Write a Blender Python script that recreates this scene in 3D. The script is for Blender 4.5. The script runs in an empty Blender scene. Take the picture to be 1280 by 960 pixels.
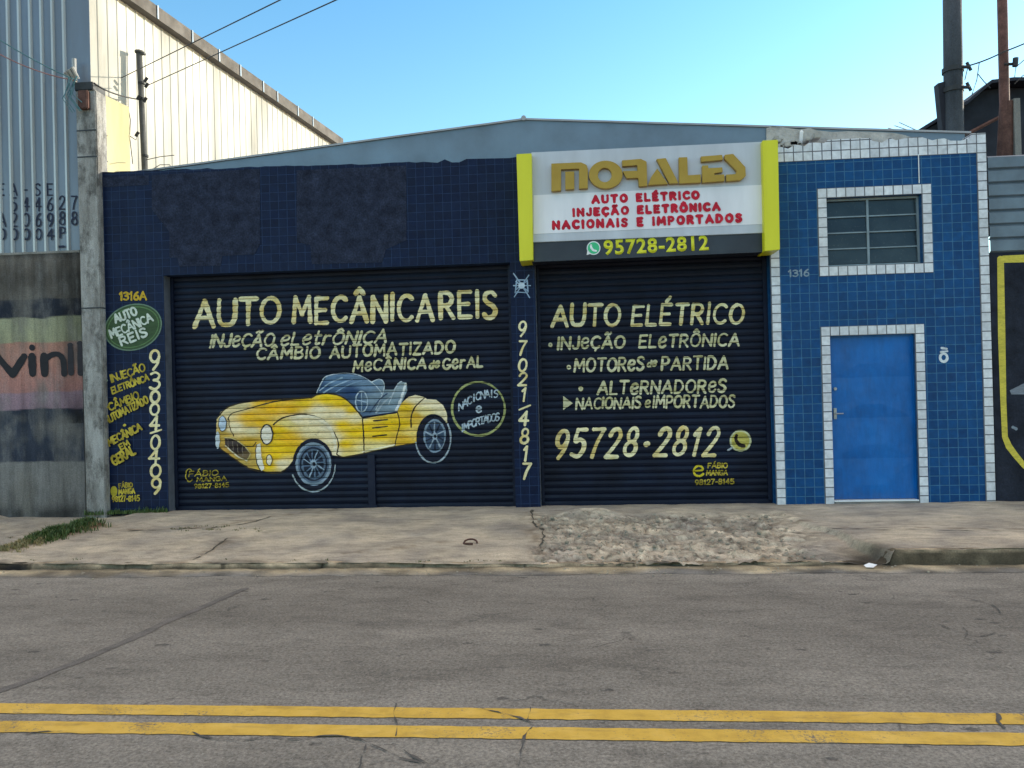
import bpy, bmesh, math, random
import numpy as np
from mathutils import Vector, Matrix, noise
from mathutils.geometry import tessellate_polygon
random.seed(7)
R = math.radians
scene = bpy.context.scene
COL = scene.collection

# ------------------------------------------------------------------ camera, sky, sun, exposure
YAW, PITCH, ROLL = R(4.63), R(0.26), R(-1.42)
FPX = 960.0                                   # focal length in pixels of a 1280 px wide picture
CAM = np.array([0.0, -10.0, 1.54])
_fw = np.array([-math.sin(YAW)*math.cos(PITCH), math.cos(YAW)*math.cos(PITCH), math.sin(PITCH)])
_r = np.cross(_fw, [0, 0, 1.0]); _r /= np.linalg.norm(_r); _u = np.cross(_r, _fw)
_r2 = math.cos(ROLL)*_r + math.sin(ROLL)*_u
_u2 = -math.sin(ROLL)*_r + math.cos(ROLL)*_u
cd = bpy.data.cameras.new('camera'); cam = bpy.data.objects.new('camera', cd); COL.objects.link(cam)
cd.sensor_width = 36; cd.lens = 36*FPX/1280; cd.clip_start = 0.05; cd.clip_end = 2000
cam.matrix_world = Matrix(((_r2[0], _u2[0], -_fw[0], CAM[0]), (_r2[1], _u2[1], -_fw[1], CAM[1]),
                           (_r2[2], _u2[2], -_fw[2], CAM[2]), (0, 0, 0, 1)))
scene.camera = cam

SUN_EL, SUN_AZ = R(15), R(32)                 # azimuth from +X towards +Y: low, behind the street front, to the right
S = Vector((math.cos(SUN_EL)*math.cos(SUN_AZ), math.cos(SUN_EL)*math.sin(SUN_AZ), math.sin(SUN_EL)))
w = bpy.data.worlds.new('World'); scene.world = w; w.use_nodes = True
nt = w.node_tree; bg = nt.nodes['Background']
sky = nt.nodes.new('ShaderNodeTexSky'); sky.sky_type = 'NISHITA'; sky.sun_disc = False
sky.sun_elevation = SUN_EL; sky.sun_rotation = R(90) - SUN_AZ
sky.air_density = 1.0; sky.dust_density = 0.6; sky.ozone_density = 1.6; sky.altitude = 700
# clear cyan air low in the sky, warm zenith tint added for ground light
wtc = nt.nodes.new('ShaderNodeTexCoord'); wsp = nt.nodes.new('ShaderNodeSeparateXYZ'); nt.links.new(wtc.outputs['Generated'], wsp.inputs[0])
wrp = nt.nodes.new('ShaderNodeValToRGB'); nt.links.new(wsp.outputs[2], wrp.inputs[0])
el = wrp.color_ramp.elements
while len(el) < 5: el.new(.5)
for e_, (p_, c_) in zip(el, [(.0, (.25, .228, .185)), (.14, (.195, .225, .20)), (.50, (.125, .208, .222)), (.68, (.66, .43, .29)), (.85, (1.80, .875, .445))]):
    e_.position = p_; e_.color = (*c_, 1)
wmx = nt.nodes.new('ShaderNodeMix'); wmx.data_type = 'RGBA'; wmx.blend_type = 'MULTIPLY'; wmx.inputs[0].default_value = 1
nt.links.new(sky.outputs[0], wmx.inputs[6]); nt.links.new(wrp.outputs[0], wmx.inputs[7])
wgn = nt.nodes.new('ShaderNodeVectorMath'); wgn.operation = 'SCALE'; wgn.inputs['Scale'].default_value = 4.0
nt.links.new(wmx.outputs[2], wgn.inputs[0]); nt.links.new(wgn.outputs[0], bg.inputs[0]); bg.inputs[1].default_value = 0.13
sl = bpy.data.lights.new('sun', 'SUN'); sl.energy = 2.0; sl.angle = R(0.5); sl.color = (1, 0.9, 0.74)
so = bpy.data.objects.new('sun', sl); COL.objects.link(so); so.rotation_euler = S.to_track_quat('Z', 'Y').to_euler()
so.location = (20, 15, 12)
vs = scene.view_settings; vs.view_transform = 'Standard'; vs.look = 'None'; vs.gamma = 1; vs.use_curve_mapping = False
vs.exposure = 1.66
scene.cycles.max_bounces = 6; scene.cycles.transparent_max_bounces = 8

# ------------------------------------------------------------------ helpers
def ray(px, py): return (px-640)*_r2 + (480-py)*_u2 + FPX*_fw
def at(px, py, Y):
    d = ray(px, py); t = (Y-CAM[1])/d[1]; p = CAM+t*d; return (float(p[0]), Y, float(p[2]))
def gnd(px, py, z):
    d = ray(px, py); t = (z-CAM[2])/d[2]; p = CAM+t*d; return (float(p[0]), float(p[1]), z)
def onplane(px, py, P0, dx, dy):
    n = np.array([dy, -dx, 0.0]); d = ray(px, py); t = n.dot(np.array(P0)-CAM)/n.dot(d); p = CAM+t*d
    return tuple(float(v) for v in p)
def X(px, py, Y=0): return at(px, py, Y)[0]
def Z(px, py, Y=0): return at(px, py, Y)[2]
def srgb(r, g, b):
    f = lambda c: (c/255/12.92) if c/255 <= .04045 else ((c/255+.055)/1.055)**2.4
    return (f(r), f(g), f(b))

class MB:
    def __init__(s): s.v = []; s.f = []; s.m = []; s.c = None
    def add(s, vs, fs, m=0):
        n = len(s.v); s.v += [tuple(v) for v in vs]; s.f += [tuple(i+n for i in f) for f in fs]; s.m += [m]*len(fs); return s
    def box(s, a, b, m=0):
        x0, y0, z0 = a; x1, y1, z1 = b
        return s.add([(x0,y0,z0),(x1,y0,z0),(x1,y1,z0),(x0,y1,z0),(x0,y0,z1),(x1,y0,z1),(x1,y1,z1),(x0,y1,z1)],
                     [(0,3,2,1),(4,5,6,7),(0,1,5,4),(1,2,6,5),(2,3,7,6),(3,0,4,7)], m)
    def prism(s, poly, y0, y1, m=0):            # poly in (x, z), counter-clockwise seen from the street; extruded in y
        a = sum(poly[i][0]*poly[(i+1) % len(poly)][1]-poly[(i+1) % len(poly)][0]*poly[i][1] for i in range(len(poly)))
        if a < 0: poly = poly[::-1]
        n = len(poly); vs = [(x, y0, z) for x, z in poly]+[(x, y1, z) for x, z in poly]
        tris = tessellate_polygon([[Vector((x, z, 0)) for x, z in poly]])
        fs = []
        for t in tris:
            p = [poly[i] for i in t]
            ar = (p[1][0]-p[0][0])*(p[2][1]-p[0][1])-(p[2][0]-p[0][0])*(p[1][1]-p[0][1])
            t = tuple(t) if ar > 0 else tuple(t[::-1])
            fs += [t, tuple(i+n for i in t[::-1])]
        fs += [(i, i+n, (i+1) % n+n, (i+1) % n) for i in range(n)]
        return s.add(vs, fs, m)
    def tube(s, pts, r, n=8, m=0, r1=None, cap=True):
        P = [Vector(p) for p in pts]; rings = []; base = len(s.v); fs = []
        up = Vector((0, 0, 1))
        for i, p in enumerate(P):
            d = (P[min(i+1, len(P)-1)]-P[max(i-1, 0)]).normalized()
            a = d.cross(up) if abs(d.z) < .95 else d.cross(Vector((1, 0, 0)))
            a.normalize(); b = a.cross(d)
            rr = r if r1 is None else r+(r1-r)*i/(len(P)-1)
            for k in range(n):
                t = 2*math.pi*k/n; rings.append(tuple(p+a*math.cos(t)*rr+b*math.sin(t)*rr))
        for i in range(len(P)-1):
            for k in range(n):
                fs.append((i*n+k, i*n+(k+1) % n, (i+1)*n+(k+1) % n, (i+1)*n+k))
        if cap: fs += [tuple(range(n))[::-1], tuple(range((len(P)-1)*n, len(P)*n))]
        return s.add(rings, fs, m)
    def quad(s, a, b, c, d, m=0): return s.add([a, b, c, d], [(0, 1, 2, 3)], m)

def build(name, mb, mats, parent=None, smooth=False, bevel=0, colors=None):
    me = bpy.data.meshes.new(name)
    me.from_pydata(mb.v, [], mb.f); me.update()
    if not isinstance(mats, (list, tuple)): mats = [mats]
    for m in mats: me.materials.append(m)
    if len(mats) > 1: me.polygons.foreach_set('material_index', mb.m)
    if colors is not None:
        at_ = me.color_attributes.new('Col', 'FLOAT_COLOR', 'POINT')
        arr = np.ones((len(mb.v), 4), 'f'); arr[:, :3] = np.array(colors, 'f'); at_.data.foreach_set('color', arr.ravel())
    if smooth: me.polygons.foreach_set('use_smooth', [True]*len(me.polygons))
    o = bpy.data.objects.new(name, me); COL.objects.link(o)
    if bevel:
        bm = bmesh.new(); bm.from_mesh(me); bmesh.ops.remove_doubles(bm, verts=bm.verts, dist=1e-5)
        ed = [e for e in bm.edges if len(e.link_faces) == 2 and e.calc_face_angle(0) > .6]
        bmesh.ops.bevel(bm, geom=ed, offset=bevel, segments=2, affect='EDGES', clamp_overlap=True); bm.to_mesh(me); bm.free()
    if parent: adopt(o, parent)
    return o
def adopt(o, parent):
    o.parent = parent
    if parent.type == 'EMPTY': o.location = -Vector(parent.location)
def tag(o, label=None, cat=None, group=None, kind=None):
    if label: o['label'] = label
    if cat: o['category'] = cat
    if group: o['group'] = group
    if kind: o['kind'] = kind
    return o
def thing(name, loc, label, cat, group=None):
    o = bpy.data.objects.new(name, None); o.location = loc; o.empty_display_size = .2; COL.objects.link(o)
    return tag(o, label, cat, group)
def struct(name, mb, mats, **k): return tag(build(name, mb, mats, **k), kind='structure')

# ------------------------------------------------------------------ materials
class NT:
    def __init__(s, name):
        s.m = bpy.data.materials.new(name); s.m.use_nodes = True; s.t = s.m.node_tree; s.b = s.t.nodes['Principled BSDF']
        s.tc = s.t.nodes.new('ShaderNodeTexCoord').outputs['Object']
    def n(s, typ, **k):
        x = s.t.nodes.new(typ)
        for a, v in k.items(): setattr(x, a, v)
        return x
    def l(s, a, b): s.t.links.new(a, b)
    def mapping(s, sc=(1, 1, 1), loc=(0, 0, 0), rot=(0, 0, 0)):
        x = s.n('ShaderNodeMapping'); s.l(s.tc, x.inputs[0]); x.inputs['Scale'].default_value = sc
        x.inputs['Location'].default_value = loc; x.inputs['Rotation'].default_value = rot; return x.outputs[0]
    def noise(s, scale, detail=6, rough=.55, vec=None, dist=0):
        x = s.n('ShaderNodeTexNoise'); s.l(vec or s.tc, x.inputs['Vector']); x.inputs['Scale'].default_value = scale
        x.inputs['Detail'].default_value = detail; x.inputs['Roughness'].default_value = rough
        x.inputs['Distortion'].default_value = dist; return x.outputs['Fac']
    def ramp(s, fac, stops):
        x = s.n('ShaderNodeValToRGB'); s.l(fac, x.inputs[0]); e = x.color_ramp.elements
        while len(e) < len(stops): e.new(.5)
        for q, (p, c) in zip(e, stops):
            q.position = p; q.color = (*(c if isinstance(c, (tuple, list)) else (c, c, c)), 1)
        return x.outputs[0]
    def mix(s, fac, a, b, mode='MIX'):
        x = s.n('ShaderNodeMix', data_type='RGBA', blend_type=mode)
        for sock, v in ((x.inputs[0], fac), (x.inputs[6], a), (x.inputs[7], b)):
            if isinstance(v, (int, float)): sock.default_value = v if sock.type == 'VALUE' else (v, v, v, 1)
            elif isinstance(v, tuple): sock.default_value = (*v, 1)
            else: s.l(v, sock)
        return x.outputs[2]
    def math(s, op, a, b=0.0):
        x = s.n('ShaderNodeMath', operation=op)
        for i, v in enumerate((a, b)):
            if isinstance(v, (int, float)): x.inputs[i].default_value = v
            else: s.l(v, x.inputs[i])
        return x.outputs[0]
    def bump(s, h, strength=.3, dist=.01, prev=None):
        x = s.n('ShaderNodeBump'); s.l(h, x.inputs['Height']); x.inputs['Strength'].default_value = strength
        x.inputs['Distance'].default_value = dist
        if prev: s.l(prev, x.inputs['Normal'])
        return x.outputs[0]
    def done(s, col, rough=.6, metal=0, normal=None, spec=.5):
        for nm, v in (('Base Color', col), ('Roughness', rough), ('Metallic', metal), ('Specular IOR Level', spec)):
            sk = s.b.inputs[nm]
            if isinstance(v, (int, float)): sk.default_value = v
            elif isinstance(v, tuple): sk.default_value = (*v, 1)
            else: s.l(v, sk)
        if normal: s.l(normal, s.b.inputs['Normal'])
        return s.m

def plain(name, col, rough=.6, metal=0, var=.2, vs=4, bump=.15, bs=60, bd=.004, streak=False, attr=False, spec=.5, fine=.0, fs=150):
    """one worn surface: base colour, slow and fine variation, relief"""
    t = NT(name)
    if attr:
        a = t.n('ShaderNodeAttribute'); a.attribute_name = 'Col'; base = a.outputs['Color']
    else: base = col
    nz = t.noise(vs, 8, .6, t.mapping((1, 1, .18)) if streak else None)
    c = t.mix(1.0, base, t.ramp(nz, [(.25, 1-var), (.5, 1.0), (.75, 1+var)]), 'MULTIPLY')
    if fine:
        c = t.mix(1.0, c, t.ramp(t.noise(fs, 3, .7), [(.3, 1-fine), (.7, 1+fine)]), 'MULTIPLY')
    nb = t.bump(t.noise(bs, 5, .65), bump, bd) if bump else None
    rr = t.ramp(nz, [(.3, min(1, rough+.1)), (.7, max(0, rough-.1))])
    return t.done(c, rr, metal, nb, spec)

TILE = 0.117
def tiles(name, c1, c2, grout, ox, oz, rough=.25, dirt=.35, dirtcol=(.05, .05, .05), mort=.005, tile=TILE, th=None, spec=.3):
    th = th or tile
    t = NT(name)
    sp = t.n('ShaderNodeSeparateXYZ'); t.l(t.tc, sp.inputs[0])
    cb = t.n('ShaderNodeCombineXYZ')
    t.l(t.math('SUBTRACT', t.math('ADD', sp.outputs[0], t.math('MULTIPLY', sp.outputs[1], 1.0)), ox-100*tile), cb.inputs[0]); t.l(t.math('SUBTRACT', sp.outputs[2], oz-100*th), cb.inputs[1])
    b = t.n('ShaderNodeTexBrick'); t.l(cb.outputs[0], b.inputs[0]); b.offset = 0; b.squash = 1
    b.inputs['Color1'].default_value = (*c1, 1); b.inputs['Color2'].default_value = (*c2, 1); b.inputs['Mortar'].default_value = (*grout, 1)
    b.inputs['Scale'].default_value = 1; b.inputs['Mortar Size'].default_value = mort; b.inputs['Mortar Smooth'].default_value = .2
    b.inputs['Brick Width'].default_value = tile; b.inputs['Row Height'].default_value = th; b.inputs['Bias'].default_value = 0
    wear = t.ramp(t.noise(1.6, 8, .65), [(.42, 0.0), (.75, 1.0)])
    c = t.mix(t.math('MULTIPLY', wear, dirt), b.outputs['Color'], dirtcol)
    c = t.mix(1.0, c, t.ramp(t.noise(14, 4), [(.3, .82), (.7, 1.15)]), 'MULTIPLY')
    inv = t.math('SUBTRACT', 1.0, b.outputs['Fac'])
    h = t.bump(t.math('ADD', inv, t.math('MULTIPLY', t.noise(9, 2), .35)), .6, .003)
    rr = t.mix(b.outputs['Fac'], t.ramp(t.noise(5, 4), [(.3, rough), (.7, rough+.18)]), .8)
    return t.done(c, rr, 0, h, spec)

M = {}
M['navytile'] = tiles('navy_tiles', (.0032, .0112, .044), (.0019, .0068, .030), (.022, .042, .095), X(123, 430), 0.02, .42, .3, (.007, .010, .026), .004, spec=.16)
M['plaster'] = plain('painted_plaster', (.0215, .0275, .050), .95, 0, .55, 7, .8, 30, .01, fine=.4, fs=45, spec=.15)
M['navyplain'] = plain('navy_paint', (.0042, .0082, .025), .55, 0, .3, 3, .2, 50, spec=.25)
M['reveal'] = plain('reveal_render', (.09, .10, .125), .8, 0, .4, 5, .4, 40)
M['bluetile'] = tiles('blue_tiles', (.002, .066, .21), (.0014, .044, .150), (.05, .15, .27), X(978, 430), Z(1100, 631), .28, .3, (.008, .04, .085), .005, spec=.2)
def white_tiles(ox, oz, tw=TILE, th=TILE): return tiles('white_tiles', (.74, .75, .78), (.57, .58, .62), (.10, .10, .12), ox, oz, .3, .4, (.46, .45, .42), .007, tw, th)
M['shutter'] = plain('shutter_paint', (.0036, .0068, .0195), .5, 0, .5, 2.6, .12, 25, .004, spec=.22)
def signpaint():
    t = NT('sign_paint'); a = t.n('ShaderNodeAttribute'); a.attribute_name = 'Col'
    c = t.mix(1.0, a.outputs['Color'], t.ramp(t.noise(7, 8, .7, t.mapping((.5, 1, 2))), [(.3, .72), (.5, 1.0), (.7, 1.14)]), 'MULTIPLY')
    c = t.mix(1.0, c, t.ramp(t.noise(60, 4, .8, t.mapping((.3, 1, 1.6))), [(.32, .72), (.6, 1.08)]), 'MULTIPLY')                # brush drag
    wear = t.ramp(t.math('ADD', t.math('MULTIPLY', t.noise(34, 6, .8, t.mapping((.45, 1, 1.2))), .6), t.math('MULTIPLY', t.noise(2.4, 5, .6), .4)), [(.57, 0.0), (.66, 1.0)])
    c = t.mix(t.math('MULTIPLY', wear, .7), c, (.018, .024, .042))                                        # thin or flaked places
    return t.done(c, .65, 0, t.bump(t.noise(45, 4, .7), .2, .002), .25)
M['paint'] = signpaint()
M['galv'] = plain('galvanised_sheet', (.15, .20, .25), .5, .35, .2, 1.5, .15, 20)
M['roofsheet'] = plain('roof_sheet', (.33, .33, .34), .6, .2, .3, 1.2, .3, 14)
M['clad_front'] = plain('ribbed_steel', (.155, .178, .215), .45, .3, .18, 2, .08, 20, streak=True)
M['clad_lit'] = plain('lit_rib_steel', (.44, .455, .45), .4, .2, .12, 2, .05, 20, streak=True)  # bright light on the ribs put into a paler colour
M['clad_side'] = plain('cream_cladding', (.40, .385, .33), .6, 0, .5, 1.5, .1, 20, streak=True)
M['concrete'] = plain('old_concrete', (.19, .18, .165), .9, 0, .45, 2.2, .7, 35, .012, streak=True, fine=.2, fs=90)
def postconcrete():
    t = NT('pole_concrete'); st = t.mapping((2.2, 2.2, .5))
    c = t.ramp(t.noise(2.4, 10, .7, st), [(.3, (.10, .093, .083)), (.45, (.25, .24, .225)), (.6, (.36, .352, .335)), (.75, (.45, .44, .43))])
    c = t.mix(t.math('MULTIPLY', t.ramp(t.noise(3.2, 8, .75, t.mapping((1.5, 1.5, .8), (5, 2, 1))), [(.48, 0.0), (.62, 1.0)]), .75), c, (.05, .046, .042))
    c = t.mix(1.0, c, t.ramp(t.noise(70, 4, .75), [(.3, .7), (.7, 1.3)]), 'MULTIPLY')
    return t.done(c, .92, 0, t.bump(t.noise(35, 6, .7), .7, .012), .25)
M['polecon'] = postconcrete()
def wallpaint():
    t = NT('faded_wall_paint'); a = t.n('ShaderNodeAttribute'); a.attribute_name = 'Col'; st = t.mapping((1, 1, .3))
    wear = t.ramp(t.noise(2.6, 10, .72, st), [(.47, 0.0), (.66, 1.0)]); grey = t.ramp(t.noise(5, 8, .7), [(.3, (.085, .082, .08)), (.7, (.27, .263, .255))])
    c = t.mix(t.math('MULTIPLY', wear, .62), a.outputs['Color'], grey)
    c = t.mix(1.0, c, t.ramp(t.noise(4, 10, .7, t.mapping((1.6, 1, .12), (4, 0, 2))), [(.3, .55), (.52, 1.0), (.75, 1.3)]), 'MULTIPLY')
    c = t.mix(1.0, c, t.ramp(t.noise(55, 4, .75), [(.3, .7), (.7, 1.3)]), 'MULTIPLY')
    return t.done(c, .9, 0, t.bump(t.noise(38, 6, .7), .6, .01), .2)
M['wallpaint'] = wallpaint()
M['yellow'] = plain('yellow_acrylic', (.68, .64, .004), .38, 0, .12, 2.5, .03, 20, streak=True)
M['signgrey'] = plain('sign_face_grey', (.50, .52, .57), .45, 0, .16, 3, .04, 20, streak=True)
M['signwhite'] = plain('sign_face_white', (.76, .74, .77), .45, 0, .13, 3, .04, 20, streak=True)
M['signblack'] = plain('sign_band_black', (.014, .017, .03), .4, 0, .2, 3, .05, 20)
M['gold'] = plain('gold_letters', (.40, .24, .02), .4, .15, .1, 4, .05, 20)
M['red'] = plain('red_vinyl', (.52, .02, .035), .45, 0, .08, 5, 0)
M['lime'] = plain('lime_vinyl', (.72, .68, .02), .45, 0, .05, 5, 0)
M['green'] = plain('green_vinyl', (.03, .48, .20), .45, 0, .05, 5, 0)
M['white'] = plain('white_paint', (.78, .78, .77), .5, 0, .1, 6, .05, 30)
def doorpaint():
    t = NT('blue_door_paint'); sp = t.n('ShaderNodeSeparateXYZ'); t.l(t.tc, sp.inputs[0])
    c = t.ramp(t.noise(2.2, 8, .65), [(.3, (.0004, .090, .31)), (.5, (.0004, .112, .385)), (.7, (.0006, .13, .43))])
    c = t.mix(1.0, c, t.ramp(t.noise(9, 8, .75, t.mapping((1.6, 1, .3))), [(.3, .8), (.6, 1.08)]), 'MULTIPLY')
    low = t.math('MULTIPLY', t.ramp(t.math('ADD', sp.outputs[2], t.math('MULTIPLY', t.noise(9, 6, .75), .35)), [(.12, 1.0), (.34, 0.0)]), .4)
    c = t.mix(low, c, (.07, .075, .085))
    chip = t.ramp(t.noise(24, 5, .75), [(.70, 0.0), (.73, 1.0)]); c = t.mix(t.math('MULTIPLY', chip, .7), c, (.12, .08, .06))
    h = t.bump(t.noise(5, 3), .25, .02); h = t.bump(t.noise(60, 4), .15, .002, h)
    return t.done(c, t.ramp(t.noise(6, 5), [(.3, .28), (.7, .5)]), 0, h, .35)
M['door'] = doorpaint()
M['steel'] = plain('dull_steel', (.35, .36, .37), .4, .8, .2, 8, .1, 40)
M['frame'] = plain('window_bar_paint', (.20, .25, .28), .5, .2, .2, 9, .1, 40)
M['rust'] = plain('rusty_steel', (.10, .045, .034), .8, .2, .5, 7, .4, 40, .006, fine=.3, fs=50)
M['darkpost'] = plain('grey_post', (.035, .042, .052), .8, 0, .5, 6, .6, 30, .01, streak=True, fine=.3, fs=50)
M['midpost'] = plain('grey_mast', (.075, .075, .07), .8, .1, .4, 6, .4, 30)
M['black'] = plain('black_rubber', (.015, .016, .018), .6, 0, .2, 8, 0)
M['darkroof'] = plain('dark_roof_sheet', (.008, .010, .02), .7, .1, .4, 3, .3, 20)
M['neighbour'] = plain('black_painted_wall', (.013, .016, .027), .7, 0, .6, 3.5, .6, 22, .01, spec=.2, fine=.3, fs=40)
M['siding'] = plain('grey_siding', (.13, .165, .20), .5, .3, .25, 3, .1, 30)
M['yline'] = plain('old_yellow_line', (.58, .46, .04), .7, 0, .2, 6, .3, 30)
M['cable'] = plain('cable_black', (.02, .02, .024), .6, 0, .2, 9, 0)
M['cableteal'] = plain('cable_teal', (.06, .16, .18), .5, 0, .2, 9, 0)
M['cablepink'] = plain('cable_pink', (.30, .14, .13), .5, 0, .2, 9, 0)
M['ivory'] = plain('porcelain', (.32, .31, .29), .3, 0, .1, 9, 0)
M['paleyellow'] = plain('pale_yellow_render', (.50, .44, .24), .8, 0, .2, 3, .3, 30, streak=True)
M['fascia'] = plain('weathered_fascia', (.10, .088, .075), .8, 0, .3, 4, .3, 30)
M['mortar'] = plain('broken_mortar', (.42, .40, .37), .9, 0, .35, 7, .9, 25, .02)
M['grass'] = plain('grass_blades', None, .6, 0, .2, 5, 0, attr=True)

def glass():
    t = NT('dark_window_glass')
    c = t.ramp(t.noise(2.5, 4), [(.3, (.010, .015, .020)), (.7, (.03, .042, .048))])
    return t.done(c, t.ramp(t.noise(30, 4), [(.3, .10), (.7, .3)]), 0, t.bump(t.noise(14, 3), .12, .004), .5)
M['glass'] = glass()

def asphalt():
    t = NT('asphalt')
    sp = t.n('ShaderNodeSeparateXYZ'); t.l(t.tc, sp.inputs[0])
    big = t.noise(.7, 8, .62, t.mapping((.35, 1.0, 1)))
    c = t.ramp(big, [(.3, (.156, .142, .117)), (.5, (.204, .187, .155)), (.72, (.252, .231, .192))])
    # two lanes of wheel tracks polished darker, paler dust towards the kerb
    wv = t.math('ADD', sp.outputs[1], t.math('MULTIPLY', t.noise(.5, 3), .5))
    mr = t.n('ShaderNodeMapRange'); t.l(wv, mr.inputs[0]); mr.inputs[1].default_value = -6.6; mr.inputs[2].default_value = -2.6
    c = t.mix(1.0, c, t.ramp(mr.outputs[0], [(.0, .95), (.15, 1.05), (.38, .84), (.52, .96), (.66, .84), (.82, 1.06), (1.0, 1.22)]), 'MULTIPLY')
    mid = t.noise(4.2, 9, .72, t.mapping((.45, 1.3, 1)))
    c = t.mix(1.0, c, t.ramp(mid, [(.3, .66), (.5, 1.0), (.7, 1.18)]), 'MULTIPLY')
    st = t.ramp(t.noise(11, 6, .7, t.mapping((.22, 1.5, 1), (2, 7, 0))), [(.60, 0.0), (.70, 1.0)])          # dark scuffs along the lane
    c = t.mix(t.math('MULTIPLY', st, .42), c, (.06, .056, .05))
    oil = t.ramp(t.noise(1.1, 5, .6, t.mapping((.8, 1.2, 1), (9, 2, 0))), [(.60, 0.0), (.74, 1.0)])
    c = t.mix(t.math('MULTIPLY', oil, .35), c, (.05, .048, .046))
    g1 = t.noise(52, 5, .85); g2 = t.noise(170, 2, .8)
    c = t.mix(1.0, c, t.ramp(g1, [(.33, .45), (.5, 1.0), (.68, 1.6)]), 'MULTIPLY')
    v = t.n('ShaderNodeTexVoronoi'); t.l(t.tc, v.inputs['Vector']); v.inputs['Scale'].default_value = 70
    ag = t.math('MULTIPLY', t.ramp(v.outputs['Distance'], [(.16, 1.0), (.3, 0.0)]), t.ramp(t.noise(33, 2), [(.5, 0.0), (.6, 1.0)]))
    c = t.mix(t.math('MULTIPLY', ag, .55), c, (.40, .385, .35))                                          # exposed stones
    # fine net of cracks in places
    vm = t.n('ShaderNodeVectorMath', operation='ADD'); ds = t.n('ShaderNodeTexNoise'); t.l(t.tc, ds.inputs['Vector']); ds.inputs['Scale'].default_value = 3; ds.inputs['Detail'].default_value = 5
    sc_ = t.n('ShaderNodeVectorMath', operation='SCALE'); sc_.inputs['Scale'].default_value = .5; t.l(ds.outputs['Color'], sc_.inputs[0]); t.l(t.tc, vm.inputs[0]); t.l(sc_.outputs[0], vm.inputs[1])
    ve = t.n('ShaderNodeTexVoronoi', feature='DISTANCE_TO_EDGE'); t.l(vm.outputs[0], ve.inputs['Vector']); ve.inputs['Scale'].default_value = 1.1
    ck = t.math('MULTIPLY', t.ramp(ve.outputs['Distance'], [(.004, 1.0), (.011, 0.0)]), t.ramp(t.noise(1.3, 5, .7, t.mapping((1, 1, 1), (4, 4, 0))), [(.55, 0.0), (.64, 1.0)]))
    c = t.mix(t.math('MULTIPLY', ck, .5), c, (.045, .042, .038))
    v2 = t.n('ShaderNodeTexVoronoi'); t.l(t.mapping((.6, 1.3, 1)), v2.inputs['Vector']); v2.inputs['Scale'].default_value = 4.5
    pits = t.math('MULTIPLY', t.ramp(t.math('ADD', v2.outputs['Distance'], t.math('MULTIPLY', t.noise(26, 3), .22)), [(.19, 1.0), (.25, 0.0)]), t.ramp(t.noise(1.7, 4), [(.46, 0.0), (.56, 1.0)]))
    c = t.mix(t.math('MULTIPLY', pits, .7), c, (.05, .047, .043))
    h = t.bump(g1, .5, .006); h = t.bump(mid, .35, .02, h); h = t.bump(t.math('MULTIPLY', t.math('ADD', pits, ck), -1.0), .6, .01, h)
    return t.done(c, .87, 0, h, .3)
M['asphalt'] = asphalt()

def pavement():
    t = NT('pavement_concrete')
    a = t.n('ShaderNodeAttribute'); a.attribute_name = 'Col'
    c = t.mix(1.0, a.outputs['Color'], t.ramp(t.noise(1.3, 8, .65, t.mapping((.7, 1.3, 1))), [(.3, .72), (.5, 1.0), (.72, 1.16)]), 'MULTIPLY')
    c = t.mix(1.0, c, t.ramp(t.noise(11, 8, .7, t.mapping((.55, 1.2, 1))), [(.32, .7), (.5, 1.0), (.7, 1.14)]), 'MULTIPLY')
    g = t.noise(70, 5, .82)
    c = t.mix(1.0, c, t.ramp(g, [(.33, .66), (.5, 1.0), (.68, 1.28)]), 'MULTIPLY')
    dirt = t.ramp(t.noise(3.1, 8, .7, t.mapping((.5, 1.6, 1), (3, 1, 0))), [(.54, 0.0), (.68, 1.0)])
    c = t.mix(t.math('MULTIPLY', dirt, .5), c, (.12, .10, .075))
    h = t.bump(g, .35, .005); h = t.bump(t.noise(13, 8, .7), .45, .02, h)
    return t.done(c, .92, 0, h, .3)
M['pavement'] = pavement()

# ------------------------------------------------------------------ ground, road, pavement
def fbm(x, y, s, o=4, seed=0.0):
    return noise.fractal(Vector((x*s, y*s, seed)), 1.0, 2.1, o)
ZR = -0.15
mb = MB(); mb.quad((-400, -400, -.32), (400, -400, -.32), (400, 400, -.32), (-400, 400, -.32))
struct('ground', mb, plain('dry_earth', (.17, .15, .12), .95, 0, .4, .3, .4, 6, .05))
YK = -2.86                                              # front of the kerb
mb = MB(); mb.quad((-90, -9.4, ZR), (90, -9.4, ZR), (90, YK-.02, ZR), (-90, YK-.02, ZR)); struct('road', mb, M['asphalt'])
mb = MB(); mb.box((-90, -13, -.3), (90, -9.4, -.02)); struct('far_pavement', mb, plain('far_concrete', (.28, .27, .24), .9, 0, .3, 2, .4, 30))

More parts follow.
